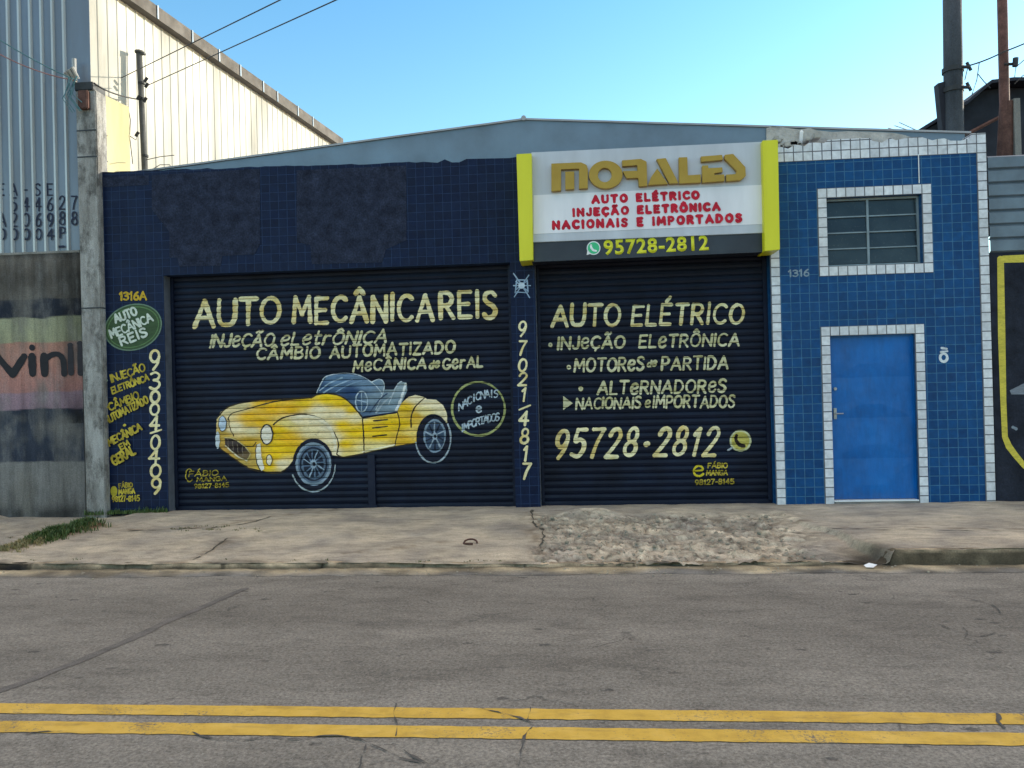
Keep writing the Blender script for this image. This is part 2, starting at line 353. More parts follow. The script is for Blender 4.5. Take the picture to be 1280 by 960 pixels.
def sst(a, b, x):
    t = min(1, max(0, (x-a)/(b-a))); return t*t*(3-2*t)
xr0 = gnd(662, 700, -.1)[0]; xr1 = gnd(1113, 700, -.1)[0]
def zk(x):                                             # top of the kerb along the street
    return -.075-.012*sst(-5.2, -4.4, x)-.023*sst(-2.2, -.6, x)+.11*sst(xr1-.03, xr1+.03, x)
SL = [gnd(135, 652, -.05)[:2], gnd(0, 692, -.08)[:2]]
def leftside(x, y):                                    # + on the lower slab left of the ramp
    (x0, y0), (x1, y1) = SL
    return ((x-x0)*(y1-y0)-(y-y0)*(x1-x0))/math.hypot(x1-x0, y1-y0)
sgn = 1 if leftside(-9, -.5) > 0 else -1
def rub(x, y):
    n = fbm(x, y, 1.4, 4, 5.0)*.22
    a = sst(xr0-.05, xr0+.08, x+n*.8+.15*(y+1.5))*(1-sst(xr1-.75, xr1-.2, x+n*.9))
    b = sst(-.45, -.95, y+n*1.2)*(1-.5*sst(-2.72, -2.84, y))
    return a*b
RA, RB = gnd(8, 690, -.07)[:2], gnd(112, 662, -.06)[:2]
def ridge(x, y):                                       # low heap of soil along the edge of the ramp
    if x > -4.5: return 0
    ax, ay = RB[0]-RA[0], RB[1]-RA[1]; t = ((x-RA[0])*ax+(y-RA[1])*ay)/(ax*ax+ay*ay); tc = min(1, max(0, t))
    d = math.hypot(x-RA[0]-ax*tc, y-RA[1]-ay*tc)+.07*fbm(x, y, 4, 3, 18.0)
    return max(0, 1-(d/.20)**2)*(.35+.65*sst(0, .6, tc))
def hs(x, y):
    t = min(1, max(0, -y/2.84))
    z = -.028+(zk(x+.55*(1-t)+(.10*fbm(x, y, 2.5, 4, 23.0) if t < .97 else 0))+.028)*(t**1.5)
    l = sgn*leftside(x, y)
    z -= .05*sst(-.03, .1, l)*(1-sst(-2.3, -2.8, y))
    z += .012*fbm(x, y, 1.1, 3, 1.0)+.004*fbm(x, y, 6, 3, 2.0)
    rd = ridge(x, y); z += rd*(.055+.04*fbm(x, y, 7, 3, 19.0))
    m = rub(x, y)
    if m > .01:
        d1, pt = noise.voronoi(Vector((x*8.5+.9*fbm(x, y, 5, 4, 8.0), y*11+.9*fbm(x, y, 6, 4, 8.5), 2.0)))
        e1 = d1[1]-d1[0]; rc = noise.cell(pt[0]*7.3)
        z += m*(.020*fbm(x, y, 3.2, 4, 3.0)+(.030*rc)*sst(.0, .18, e1)+.020*abs(fbm(x, y, 15, 4, 6.0))+.012*fbm(x, y, 27, 3, 6.5)-.018)
    mx, my = gnd(738, 640, 0)[:2]
    z += .075*math.exp(-((x-mx)/.36)**4-((y-my)/.2)**2)*(1+.3*fbm(x, y, 5, 3, 9.0))
    # hollow beside the right-hand kerb
    z -= .05*math.exp(-((x-xr1+.17)/.17)**2-((y+2.72)/.22)**2)
    return z
xs = list(np.arange(-7.8, 6.6, .024)); xs = list(np.arange(-60, -7.8, 2.0))+xs+list(np.arange(6.7, 60, 2.0))
ys = list(np.linspace(0.12, -2.84, 112))
DIRT = [(gnd(*a, -.06)[:2], gnd(*b, -.06)[:2], w_) for a, b, w_ in (((150, 665), (255, 661), .10), ((255, 661), (320, 653), .10), ((210, 706), (290, 674), .14), ((660, 645), (675, 690), .14), ((700, 655), (900, 652), .16), ((900, 660), (1010, 655), .14), ((1040, 664), (1280, 667), .06), ((345, 648), (420, 640), .12), ((430, 690), (560, 676), .08))]
mb = MB(); cols = []
cg = np.array(srgb(178, 166, 144)); cgrey = np.array(srgb(160, 151, 136)); cwarm = np.array(srgb(200, 186, 160)); cdark = np.array(srgb(84, 76, 64))
for y in ys:
    for x in xs:
        fine = -7.9 < x < 6.7
        z = hs(x, y) if fine else -.03+(zk(x)+.03)*min(1, max(0, -y/2.84))**1.5
        mb.v.append((x, y, z))
        if fine:
            n = fbm(x, y, 2.0, 4, 11.0)
            c = cgrey+(cwarm-cgrey)*min(1, max(0, .5+n*.8))
            for (ux, uy), (vx, vy), wd_ in DIRT:
                ax, ay = vx-ux, vy-uy; t_ = min(1, max(0, ((x-ux)*ax+(y-uy)*ay)/(ax*ax+ay*ay))); d_ = math.hypot(x-ux-ax*t_, y-uy-ay*t_)+.06*fbm(x, y, 5, 3, 27.0)
                if d_ < wd_: c = c+(np.array(srgb(118, 100, 76))-c)*.6*(1-max(0, d_)/wd_)*min(1, max(0, .55+1.6*fbm(x, y, 6, 4, 28.0)))
            m = rub(x, y)
            c = c*(1-.04*m)
            if m > .05:
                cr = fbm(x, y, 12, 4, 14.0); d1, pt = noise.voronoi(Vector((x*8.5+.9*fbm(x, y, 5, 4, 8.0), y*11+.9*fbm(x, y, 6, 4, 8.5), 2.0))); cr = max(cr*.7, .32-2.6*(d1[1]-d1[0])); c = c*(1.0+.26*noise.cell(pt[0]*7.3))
                c = c+(cdark*.8-c)*min(.8, max(0, (cr-.13)*2.4))*m; c = c*(1+.25*max(-1, min(1, 2*fbm(x, y, 7, 4, 15.0)))*m)  # crevice shade between the chunks painted into the colour
            c = c*(1-.85*math.exp(-((x-xr1+.14)/.22)**2-((y+2.62)/.24)**2))     # oil stain
            rd = ridge(x, y); c = c+(np.array(srgb(112, 88, 66))*(1+.6*fbm(x, y, 9, 3, 17.0))-c)*min(1, rd*1.5)
            l = sgn*leftside(x, y)
            if l > 0: c = c*.9+np.array((.02, .018, .01))*.1
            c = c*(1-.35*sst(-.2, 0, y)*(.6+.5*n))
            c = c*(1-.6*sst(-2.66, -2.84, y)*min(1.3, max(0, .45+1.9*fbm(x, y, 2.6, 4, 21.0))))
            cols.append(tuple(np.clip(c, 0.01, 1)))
        else: cols.append(tuple(cg))
nx = len(xs)
for j in range(len(ys)-1):
    for i in range(nx-1):
        mb.f.append((j*nx+i, (j+1)*nx+i, (j+1)*nx+i+1, j*nx+i+1))
mb.m = [0]*len(mb.f)
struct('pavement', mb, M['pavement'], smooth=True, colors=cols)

# kerb: worn stone lip, broken here and there
mb = MB(); cols = []
kx = [x for x in xs if -20 < x < 20]; prof = 6
for x in kx:
    zt = zk(x)+.012*fbm(x, 0, 4, 4, 31.0)
    br = max(0, fbm(x, 0, 1.7, 4, 33.0)-.05)*.35
    br *= (1-sst(xr1-.05, xr1+.1, x))
    d = .012*fbm(x, 0, 7, 3, 37.0)
    P = [(YK+.035, -.35), (YK+d+br*.3, ZR-.01), (YK+d+br*.3+.012, zt-.04), (YK+.02+br*.5+d, zt-.008-br*.1), (YK+.05+br*.5, zt+.002-br*.05), (YK+.16, hs(x, YK+.16)-.012 if -7.8 < x < 6.5 else zk(x)-.01)]
    for k, (y, z) in enumerate(P):
        mb.v.append((x, y, z))
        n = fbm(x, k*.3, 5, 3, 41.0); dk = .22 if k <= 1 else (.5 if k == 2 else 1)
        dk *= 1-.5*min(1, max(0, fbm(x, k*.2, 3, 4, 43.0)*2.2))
        stain_shade = .3 if abs((x*1.02+.03*fbm(x,0,3,2,45.0)) % 1.0-.5) < .018 else 1
        if xr1-.42 < x < xr1+.04: stain_shade = .16+.3*sst(.12, .25, abs(x-xr1+.18))
        if x > xr1 and k < 4: stain_shade = .5+.3*max(0, n); dk = max(dk, .5)
        if x < -5.4 and k < 5: stain_shade = .12  # dark drain opening painted as shade into the kerb colour
        cols.append(tuple(np.clip(cg*np.array((1.08, .97, .86))*(.9+.6*n)*stain_shade*dk, .01, 1)))
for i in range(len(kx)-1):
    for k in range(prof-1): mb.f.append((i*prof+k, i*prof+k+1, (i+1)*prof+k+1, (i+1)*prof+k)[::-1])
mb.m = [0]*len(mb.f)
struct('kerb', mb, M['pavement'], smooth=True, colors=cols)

# gutter: a sandy strip with a ragged edge
mb = MB(); cols = []
sand = np.array(srgb(178, 163, 132)); kx2 = list(np.arange(-16, 14, .05))
for x in kx2:
    e = YK-.24-.07*fbm(x, 0, .8, 4, 51.0)-.03*fbm(x, 0, 5, 3, 52.0)
    for k in range(5):
        t = k/4; y = (YK+.02)*(1-t)+e*t
        mb.v.append((x, y, ZR+.006+.014*(1-t)*max(0, .6+fbm(x, y, 5, 3, 53.0))-.0035*(k == 4)))
        n = fbm(x, y, 4, 4, 54.0)
        mixk = min(1, max(0, (t-.35)/.65+.9*fbm(x, y, 1.6, 4, 58.0))) if k > 1 else 0
        sd_ = sand+(np.array((.235, .222, .195))-sand)*mixk
        cols.append(tuple(np.clip(sd_*(.9+.5*n)*(.3 if k == 0 else 1)*(1-.45*min(1, max(0, 2*fbm(x, y, 2.2, 4, 57.0)))), .02, 1)))
for i in range(len(kx2)-1):
    for k in range(4): mb.f.append((i*5+k, i*5+k+1, (i+1)*5+k+1, (i+1)*5+k))
mb.m = [0]*len(mb.f)
struct('gutter', mb, M['pavement'], smooth=True, colors=cols)

# double yellow line with ragged edges
ya = gnd(640, 886.5, ZR)[1]; yb = gnd(640, 899.5, ZR)[1]; yc = gnd(640, 909.5, ZR)[1]; yd = gnd(640, 924.5, ZR)[1]
mb = MB()
for (y0, y1) in ((ya, yb), (yc, yd)):
    xs2 = list(np.arange(-7, 7, .02)); xs2 = [-80]+xs2+[80]
    vsl = []
    for x in xs2:
        sl_ = -.0022*x
        j0 = .006*fbm(x, y0, 9, 4, 61.0); j1 = .008*fbm(x, y1, 9, 4, 62.0)
        vsl += [(x, y0+j0+sl_, ZR+.004), (x, y1+j1+sl_, ZR+.004)]
    mb.add(vsl, [(2*i, 2*i+1, 2*i+3, 2*i+2) for i in range(len(xs2)-1)])
def linepaint():
    t = NT('road_line_paint')
    nz = t.noise(55, 5, .8); big = t.noise(2.2, 8, .7)
    wear = t.ramp(t.math('ADD', t.math('MULTIPLY', nz, .55), t.math('MULTIPLY', big, .45)), [(.385, 0.0), (.455, 1.0)])
    base = t.ramp(t.noise(6, 8, .7), [(.3, (.46, .29, .05)), (.5, (.60, .385, .065)), (.7, (.68, .45, .10))])
    dirt = t.ramp(t.noise(16, 6, .75, t.mapping((.3, 1.4, 1))), [(.52, 0.0), (.72, 1.0)])
    base = t.mix(t.math('MULTIPLY', dirt, .38), base, (.16, .12, .07))
    c = t.mix(wear, (.15, .135, .11), base)
    return t.done(c, .8, 0, t.bump(t.noise(52, 5, .85), .5, .006), .25)
struct('road_marking', mb, linepaint())

# ------------------------------------------------------------------ strokes and lettering (painted by brush: each stroke a ribbon with round ends)
def ell(cx, cy, rx, ry, a0, a1, n=18):
    return [(cx+rx*math.cos(R(a0+(a1-a0)*i/n)), cy+ry*math.sin(R(a0+(a1-a0)*i/n))) for i in range(n+1)]
def smooth_path(p, n=6):
    out = []
    for i in range(len(p)-1):
        p0 = p[max(i-1, 0)]; p1 = p[i]; p2 = p[i+1]; p3 = p[min(i+2, len(p)-1)]
        for k in range(n):
            t = k/n
            out.append(tuple(.5*((2*p1[j])+(-p0[j]+p2[j])*t+(2*p0[j]-5*p1[j]+4*p2[j]-p3[j])*t*t+(-p0[j]+3*p1[j]-3*p2[j]+p3[j])*t**3) for j in (0, 1)))
    return out+[p[-1]]
G = {
 'A': (.80, [[(0,0),(.4,1)],[(.4,1),(.8,0)],[(.14,.34),(.66,.34)]]),
 'B': (.62, [[(0,0),(0,1)],smooth_path([(0,1),(.38,.98),(.52,.77),(.38,.54),(0,.53)]),smooth_path([(0,.53),(.42,.52),(.6,.27),(.42,.02),(0,0)])]),
 'C': (.66, [ell(.40,.5,.40,.5,48,312)]),
 'D': (.68, [[(0,0),(0,1)],smooth_path([(0,1),(.4,.95),(.66,.5),(.4,.05),(0,0)])]),
 'E': (.56, [[(0,0),(0,1)],[(0,1),(.55,1)],[(0,.52),(.45,.52)],[(0,0),(.56,0)]]),
 'F': (.54, [[(0,0),(0,1)],[(0,1),(.54,1)],[(0,.52),(.42,.52)]]),
 'G': (.72, [ell(.40,.5,.40,.5,48,345),[(.78,.40),(.45,.40)]]),
 'I': (.06, [[(.03,0),(.03,1)]]),
 'J': (.46, [smooth_path([(.46,1),(.46,.3),(.38,.03),(.12,.02),(0,.22)])]),
 'L': (.52, [[(0,1),(0,0)],[(0,0),(.52,0)]]),
 'M': (.86, [[(0,0),(.08,1)],[(.08,1),(.43,.3)],[(.43,.3),(.78,1)],[(.78,1),(.86,0)]]),
 'N': (.68, [[(0,0),(0,1)],[(0,1),(.68,0)],[(.68,0),(.68,1)]]),
 'O': (.76, [ell(.38,.5,.38,.5,90,450,26)]),
 'P': (.58, [[(0,0),(0,1)],smooth_path([(0,1),(.4,.98),(.57,.74),(.4,.48),(0,.46)])]),
 'R': (.62, [[(0,0),(0,1)],smooth_path([(0,1),(.4,.98),(.56,.75),(.4,.52),(0,.5)]),[(.25,.5),(.62,0)]]),
 'S': (.58, [smooth_path([(.55,.86),(.38,1),(.12,.95),(.04,.74),(.2,.57),(.42,.46),(.56,.25),(.42,.03),(.14,.0),(0,.14)])]),
 'T': (.68, [[(.34,0),(.34,1)],[(0,1),(.68,1)]]),
 'U': (.68, [smooth_path([(0,1),(0,.35),(.12,.05),(.34,0),(.56,.05),(.68,.35),(.68,1)])]),
 'V': (.74, [[(0,1),(.37,0)],[(.37,0),(.74,1)]]),
 'Z': (.60, [[(0,1),(.6,1)],[(.6,1),(0,0)],[(0,0),(.6,0)]]),
 'e': (.58, [smooth_path([(.05,.42),(.45,.48),(.54,.66),(.38,.84),(.14,.76),(.02,.4),(.14,.06),(.38,.02),(.56,.18)])]),
 't': (.46, [smooth_path([(.2,1.05),(.16,.3),(.24,.02),(.44,.1)]),[(0,.72),(.44,.74)]]),
 'r': (.44, [[(0,0),(.04,.78)],smooth_path([(.03,.5),(.18,.74),(.42,.74)])]),
 'd': (.52, [ell(.24,.34,.24,.34,90,450,16),[(.5,1),(.48,0)]]),
 'v': (.56, [[(0,.76),(.28,0)],[(.28,0),(.56,.76)]]),
 'n': (.54, [[(0,0),(0,.76)],smooth_path([(0,.5),(.2,.76),(.44,.72),(.52,.45),(.52,0)])]),
 'i': (.06, [[(.03,0),(.03,.76)],[(.03,1.0),(.03,1.03)]]),
 '0': (.62, [ell(.31,.5,.31,.5,90,450,24)]),
 '1': (.32, [[(.0,.76),(.22,1)],[(.22,1),(.2,0)]]),
 '2': (.60, [smooth_path([(.03,.78),(.16,.98),(.42,1),(.57,.78),(.4,.46),(0,0)]),[(0,0),(.6,0)]]),
 '3': (.56, [smooth_path([(.02,.9),(.26,1),(.5,.86),(.44,.62),(.2,.54)]),smooth_path([(.2,.54),(.5,.44),(.54,.2),(.3,0),(0,.1)])]),
 '4': (.64, [[(.46,1),(0,.34)],[(0,.34),(.64,.34)],[(.46,1),(.44,0)]]),
 '5': (.58, [[(.54,1),(.1,1)],smooth_path([(.1,1),(.05,.58),(.3,.63),(.54,.5),(.56,.22),(.34,0),(0,.08)])]),
 '6': (.58, [ell(.30,.29,.27,.29,90,450,20),smooth_path([(.5,1),(.2,.74),(.04,.34)])]),
 '7': (.56, [[(0,1),(.56,1)],smooth_path([(.56,1),(.3,.5),(.18,0)])]),
 '8': (.58, [ell(.29,.75,.23,.25,90,450,20),ell(.29,.25,.29,.25,90,450,20)]),
 '9': (.58, [ell(.28,.70,.27,.30,0,360,20),smooth_path([(.55,.70),(.5,.35),(.24,0)])]),
 '-': (.34, [[(0,.46),(.34,.46)]]), '/': (.5, [[(0,.1),(.5,.8)]]), '.': (.1, [[(.05,0),(.06,.03)]]), ' ': (.34, []),
 '*': (.12, [[(.04,.4),(.08,.42)]]), '>': (.42, [[(0,0),(0,.9)],[(0,.9),(.42,.4)],[(.42,.4),(0,0)]]),
}
ACC = {'Â': ('A', [[(.2,1.14),(.4,1.34)],[(.4,1.34),(.6,1.14)]]), 'Ã': ('A', [smooth_path([(.18,1.18),(.32,1.3),(.48,1.18),(.62,1.3)])]),
       'Ç': ('C', [[(.42,-.02),(.36,-.22)]]), 'É': ('E', [[(.22,1.15),(.42,1.38)]]), 'Ô': ('O', [[(.18,1.14),(.38,1.34)],[(.38,1.34),(.58,1.14)]]),
       'Á': ('A', [[(.34,1.15),(.52,1.36)]])}
rng = random.Random(3)

class Paint:
    """flat paint work, drawn in picture-plane units on a wall plane, then laid on the surface it covers"""
    def __init__(s, Y, surf=None): s.Y = Y; s.surf = surf; s.fn = []; s.fid = []; s.v = []; s.f = []; s.c = []; s.layer = []; s.L = 0; s.gid = 0; s.g = []
    def reg(s, col):
        if not callable(col): return -1
        if col not in s.fn: s.fn.append(col)
        return s.fn.index(col)
    def next(s): s.sync(); s.gid += 1
    def sync(s): s.g += [s.gid]*(len(s.v)-len(s.g))
    def poly(s, pts, col):
        n = len(s.v); s.L += 1
        tri = tessellate_polygon([[Vector((p[0], p[1], 0)) for p in pts]])
        s.v += [tuple(p) for p in pts]; s.layer += [s.L]*len(pts); s.c += [col(p) if callable(col) else col for p in pts]; s.fid += [s.reg(col)]*len(pts)
        for t in tri: s.f.append(tuple(i+n for i in t))
    def stroke(s, pts, wd, col, wob=.08, taper=0):
        # split at sharp corners so that every ribbon stays simple
        runs = [[pts[0]]]
        for i in range(1, len(pts)):
            runs[-1].append(pts[i])
            if i < len(pts)-1:
                a = Vector((pts[i][0]-pts[i-1][0], pts[i][1]-pts[i-1][1])); b = Vector((pts[i+1][0]-pts[i][0], pts[i+1][1]-pts[i][1]))
                if a.length > 0 and b.length > 0 and a.angle(b) > .9: runs.append([pts[i]])
        for run in runs:
            p = [run[0]]
            for q in run[1:]:
                if math.dist(q, p[-1]) > 1e-4: p.append(q)
            if len(p) < 2: continue
            if len(p) == 2:
                p = [(p[0][0]+(p[1][0]-p[0][0])*k/4, p[0][1]+(p[1][1]-p[0][1])*k/4) for k in range(5)]
            ph = rng.uniform(0, 6.28); s.L += 1; n0 = len(s.v); N = len(p); closed = math.dist(p[0], p[-1]) < .02*wd
            for i in range(N):
                a = p[max(i-1, 0)]; b = p[min(i+1, N-1)]
                if closed and i in (0, N-1): a, b = p[N-2], p[1]
                d = Vector((b[0]-a[0], b[1]-a[1])).normalized(); nn = Vector((-d.y, d.x))
                hw = wd*.5*(1+rng.uniform(-wob, wob)+.16*math.sin(ph+2.6*i/N))*(1-taper*i/(N-1))
                s.v += [(p[i][0]+nn.x*hw, p[i][1]+nn.y*hw), (p[i][0]-nn.x*hw, p[i][1]-nn.y*hw)]
            s.f += [(n0+2*i, n0+2*i+1, n0+2*i+3, n0+2*i+2) for i in range(N-1)]
            if not closed:
                for e, q in ((0, 1), (N-1, N-2)):
                    d = math.atan2(p[e][1]-p[q][1], p[e][0]-p[q][0]); hw = wd*.5*((1-taper) if e else 1)
                    k0 = len(s.v)
                    for k in range(7):
                        t = d-math.pi/2+math.pi*k/6; s.v.append((p[e][0]+hw*math.cos(t), p[e][1]+hw*math.sin(t)))
                    s.f += [(k0, k0+k, k0+k+1) for k in range(1, 6)]
            k = len(s.v)-n0; s.layer += [s.L]*k; s.c += [(col(q) if callable(col) else col) for q in s.v[n0:]]; s.fid += [s.reg(col)]*k
    def text(s, txt, p0, p1, h, wd, col, slant=0, gap=.22, jit=.045, h1=None):
        if len(txt) > 2: s.next()
        adv = []; x = 0
        for ch in txt:
            g, acc = ACC.get(ch, (ch, [])); wch, st = G[g]; adv.append((x, st+acc)); x += wch+gap
        W = x-gap; L = math.dist(p0, p1); sx = L/W; d = ((p1[0]-p0[0])/L, (p1[1]-p0[1])/L)
        for x0, st in adv:
            jy = rng.uniform(-jit, jit); js = 1+rng.uniform(-jit, jit)
            for q in st:
                P = []
                for a, b in q:
                    hh = h if h1 is None else h+(h1-h)*x0/W
                    u = (x0+a)*sx+b*hh*slant; vv = (b*js+jy)*hh
                    P.append((p0[0]+d[0]*u+d[1]*vv, p0[1]+d[1]*u-d[0]*vv))
                s.stroke(P, wd, col)
    def glyphs(s, items, h, wpx, wd, col, slant=0):
        for ch, cx, cy in items:
            wch, st = G[ch]; hh = h
            for q in st: s.stroke([(cx+(a-wch/2)*wpx+(b-.5)*hh*slant, cy-(b-.5)*hh) for a, b in q], wd, col)
    def make(s, name, parent, **k):
        s.sync(); out = None
        for g in sorted(set(s.g)):
            idx = [i for i in range(len(s.v)) if s.g[i] == g]; mp_ = {i: j for j, i in enumerate(idx)}
            q = Paint(s.Y, s.surf); q.v = [s.v[i] for i in idx]; q.c = [s.c[i] for i in idx]; q.layer = [s.layer[i] for i in idx]; q.fn = s.fn; q.fid = [s.fid[i] for i in idx]
            q.f = [tuple(mp_[i] for i in f) for f in s.f if f[0] in mp_]; out = q.make_one(name, parent, **k)
        return out
    def make_one(s, name, parent, off=.0022, step=.00025, mat=None, cutx=None):
        bm = bmesh.new(); cl = bm.verts.layers.float_color.new('Col'); ll = bm.verts.layers.float.new('lay'); lx = bm.verts.layers.float.new('px'); ly = bm.verts.layers.float.new('py'); lf = bm.verts.layers.float.new('fid')
        bv = []
        for (px, py), c, la, fi in zip(s.v, s.c, s.layer, s.fid):
            x, _, z = at(px, py, s.Y); v = bm.verts.new((x, 0, z)); v[cl] = (*c, 1); v[ll] = la; v[lx] = px; v[ly] = py; v[lf] = fi; bv.append(v)
        for f in s.f:
            try: bm.faces.new([bv[i] for i in f])
            except ValueError: pass
        if s.surf or cutx:
            z0 = min(v.co.z for v in bm.verts); z1 = max(v.co.z for v in bm.verts)
            x0 = min(v.co.x for v in bm.verts); x1 = max(v.co.x for v in bm.verts)
            cuts = [('z', z) for z in (s.surf.kinks(z0, z1) if s.surf else [])]
            if cutx: cuts += [('x', x) for x in np.arange(x0, x1, cutx)[1:]]
            for ax, q in cuts:
                bmesh.ops.bisect_plane(bm, geom=bm.verts[:]+bm.edges[:]+bm.faces[:], dist=1e-6, plane_co=(q, 0, 0) if ax == 'x' else (0, 0, q), plane_no=(1, 0, 0) if ax == 'x' else (0, 0, 1))
        if s.surf:                                     # the brush does not reach into the grooves between slats
            gone = [f for f in bm.faces if s.surf.groove(f.calc_center_median().z)]
            bmesh.ops.delete(bm, geom=gone, context='FACES')
        for v in bm.verts:
            if v[lf] > -.5: v[cl] = (*s.fn[int(v[lf]+.5)]((v[lx], v[ly])), 1)
            y = s.surf.y(v.co.z) if s.surf else s.Y
            v.co.y = y-off-v[ll]*step
        for f in bm.faces:
            f.normal_update()
            if f.normal.y > 0: f.normal_flip()
        for l_ in (ll, lx, ly, lf): pass
        me = bpy.data.meshes.new(name); bm.to_mesh(me); bm.free()
        me.materials.append(mat or M['paint'])
        o = bpy.data.objects.new(name, me); COL.objects.link(o); adopt(o, parent); return o

class Slats:
    P = [(0, 0.0), (.10, -.013), (.45, -.020), (.85, -.013), (.95, 0.0)]
    def __init__(s, Y, z0, pitch=.088): s.Y = Y; s.z0 = z0; s.p = pitch
    def y(s, z):
        t = ((z-s.z0)/s.p) % 1.0; P = s.P+[(1.0, 0.0)]
        for (a, ya_), (b, yb_) in zip(P, P[1:]):
            if a <= t <= b: return s.Y+ya_+(yb_-ya_)*(t-a)/(b-a)
        return s.Y
    def groove(s, z):
        t = ((z-s.z0)/s.p) % 1.0; return t > .951
    def kinks(s, a, b):
        k0 = int((a-s.z0)/s.p)-1; k1 = int((b-s.z0)/s.p)+1
        return [s.z0+(k+t)*s.p for k in range(k0, k1+1) for t, _ in s.P if a < s.z0+(k+t)*s.p < b]
    def mesh(s, x0, x1, a, b):
        zs = [a]+s.kinks(a, b)+[b]; mb = MB(); xsn = list(np.linspace(x0, x1, 24))
        r = random.Random(5); nxx = len(xsn)
        for z in zs:
            for x in xsn:
                mb.v.append((x, s.y(z)+.003*fbm(x, z, .9, 2, 71.0)*0, z))
        for j in range(len(zs)-1):
            for i in range(nxx-1): mb.f.append((j*nxx+i, j*nxx+i+1, (j+1)*nxx+i+1, (j+1)*nxx+i))
        mb.m = [0]*len(mb.f); return mb

CREAM = np.array(srgb(238, 226, 178)); YELL = np.array(srgb(214, 178, 70)); DIM = np.array(srgb(214, 208, 170))
def cream(p):
    t = .5+.9*fbm(p[0], p[1], .045, 3, 81.0); t = min(1, max(0, t)); return tuple(YELL+(CREAM-YELL)*min(1, .35+t))
def dim(p):
    t = min(1, max(0, .6+.8*fbm(p[0], p[1], .06, 3, 82.0))); return tuple(np.array(srgb(190, 182, 130))+(DIM-np.array(srgb(190, 182, 130)))*t)
def ylw(p):
    t = min(1, max(0, .5+.9*fbm(p[0], p[1], .09, 3, 83.0))); return tuple(np.array(srgb(150, 130, 40))+(np.array(srgb(206, 184, 66))-np.array(srgb(150, 130, 40)))*t)
def const(r, g, b): return srgb(r, g, b)

# ------------------------------------------------------------------ the workshop: navy tiled front, two roller shutters, low gable roof
ZB = -.06
xl = X(124, 430); xs1 = X(207, 480); xp0 = X(641, 480); xp1 = X(672, 480); xe = X(966, 480)
zl = Z(420, 336); zl2 = Z(820, 322)
shop = thing('workshop', (-2, 0, ZB), 'navy tiled auto workshop with two painted roller shutters and low gable roof', 'building')
r_ = random.Random(11)
top = []
for px in range(124, 646, 9):
    py = 215-(px-124)*.031+r_.uniform(-.9, .9)
    if px > 540: py = 199.5-(px-540)*.02+(4 if px in (547, 565, 574) else 0)
    top.append(at(px, py, 0)); 
xt_end = X(646, 200)
poly = [(xl, ZB), (xs1, ZB), (xs1, zl), (xp0, zl), (xp0, ZB), (xp1, ZB), (xp1, zl2), (xe, zl2), (xe, Z(960, 190)), (xt_end, Z(646, 196))]
poly += [(p[0], p[2]) for p in top[::-1]]
mb = MB(); mb.prism(poly, 0, .25)
wall = build('front_wall', mb, M['navytile'], shop)
# places where the tiles have fallen off
mb = MB()
def patch(pts, seed):
    out = []
    for (a, b), (c, d) in zip(pts, pts[1:]+pts[:1]):
        k = max(1, int(math.dist((a, b), (c, d))/7))
        for i in range(k):
            q = at(a+(c-a)*i/k, b+(d-b)*i/k, 0); out.append((q[0], q[2]))
    mb.prism(out, -.004, .01)
def onepatch(*a):
    global mb
    mb = MB(); patch(*a); build('bare_render', mb, M['plaster'], wall)
onepatch([(190, 219), (325, 211), (325, 305), (318, 318), (278, 320), (276, 332), (224, 333), (222, 322), (212, 322), (212, 290), (190, 262)], 1)
onepatch([(371, 213), (508, 207), (508, 300), (482, 312), (478, 328), (390, 330), (388, 306), (371, 303)], 2)
onepatch([(127, 222), (186, 219), (186, 231), (127, 234)], 3)
for b in (((xs1-.001, .012, ZB), (xs1+.006, .245, zl-.004)), ((xp1-.006, .012, ZB), (xp1+.006, .245, zl2-.004))):   # rendered edges of the openings
    mb = MB(); mb.box(*b); build('opening_edge', mb, M['reveal'], wall)
# mass of the hall behind
zr = Z(655, 150, .3); xrd = X(655, 152, .3); slope = .083
xL, xR = xl+.02, X(1228, 300)-.03
mb = MB()
mb.box((xL, .252, ZB), (xL+.15, 17.8, 4.45)); mb.box((xL+.15, 17.6, ZB), (xR, 17.8, 4.5)); mb.box((xR-.15, .5, ZB), (xR, 17.6, 4.4))
build('side_wall', mb, M['plaster'], shop)
zro = lambda x: zr-slope*abs(x-xrd)
mb = MB()
mb.prism([(xL+.02, 4.32), (xR-.02, 4.32), (xR-.02, zro(xR)-.02), (xrd, zr-.02), (xL+.02, zro(xL)-.02)], .256, .29)
build('gable_sheet', mb, M['galv'], shop)
mb = MB()
for a, b in ((xL-.05, xrd), (xrd, xR+.05)):
    mb.prism([(a, zro(a)-.018), (b, zro(b)-.018), (b, zro(b)+.006), (a, zro(a)+.006)], .235, 17.9)
roof = build('roof', mb, M['roofsheet'], shop)
mb = MB(); mb.tube([(xrd, .225, zr+.004), (xrd, 17.9, zr+.004)], .035, 8); build('ridge_cap', mb, M['roofsheet'], roof)

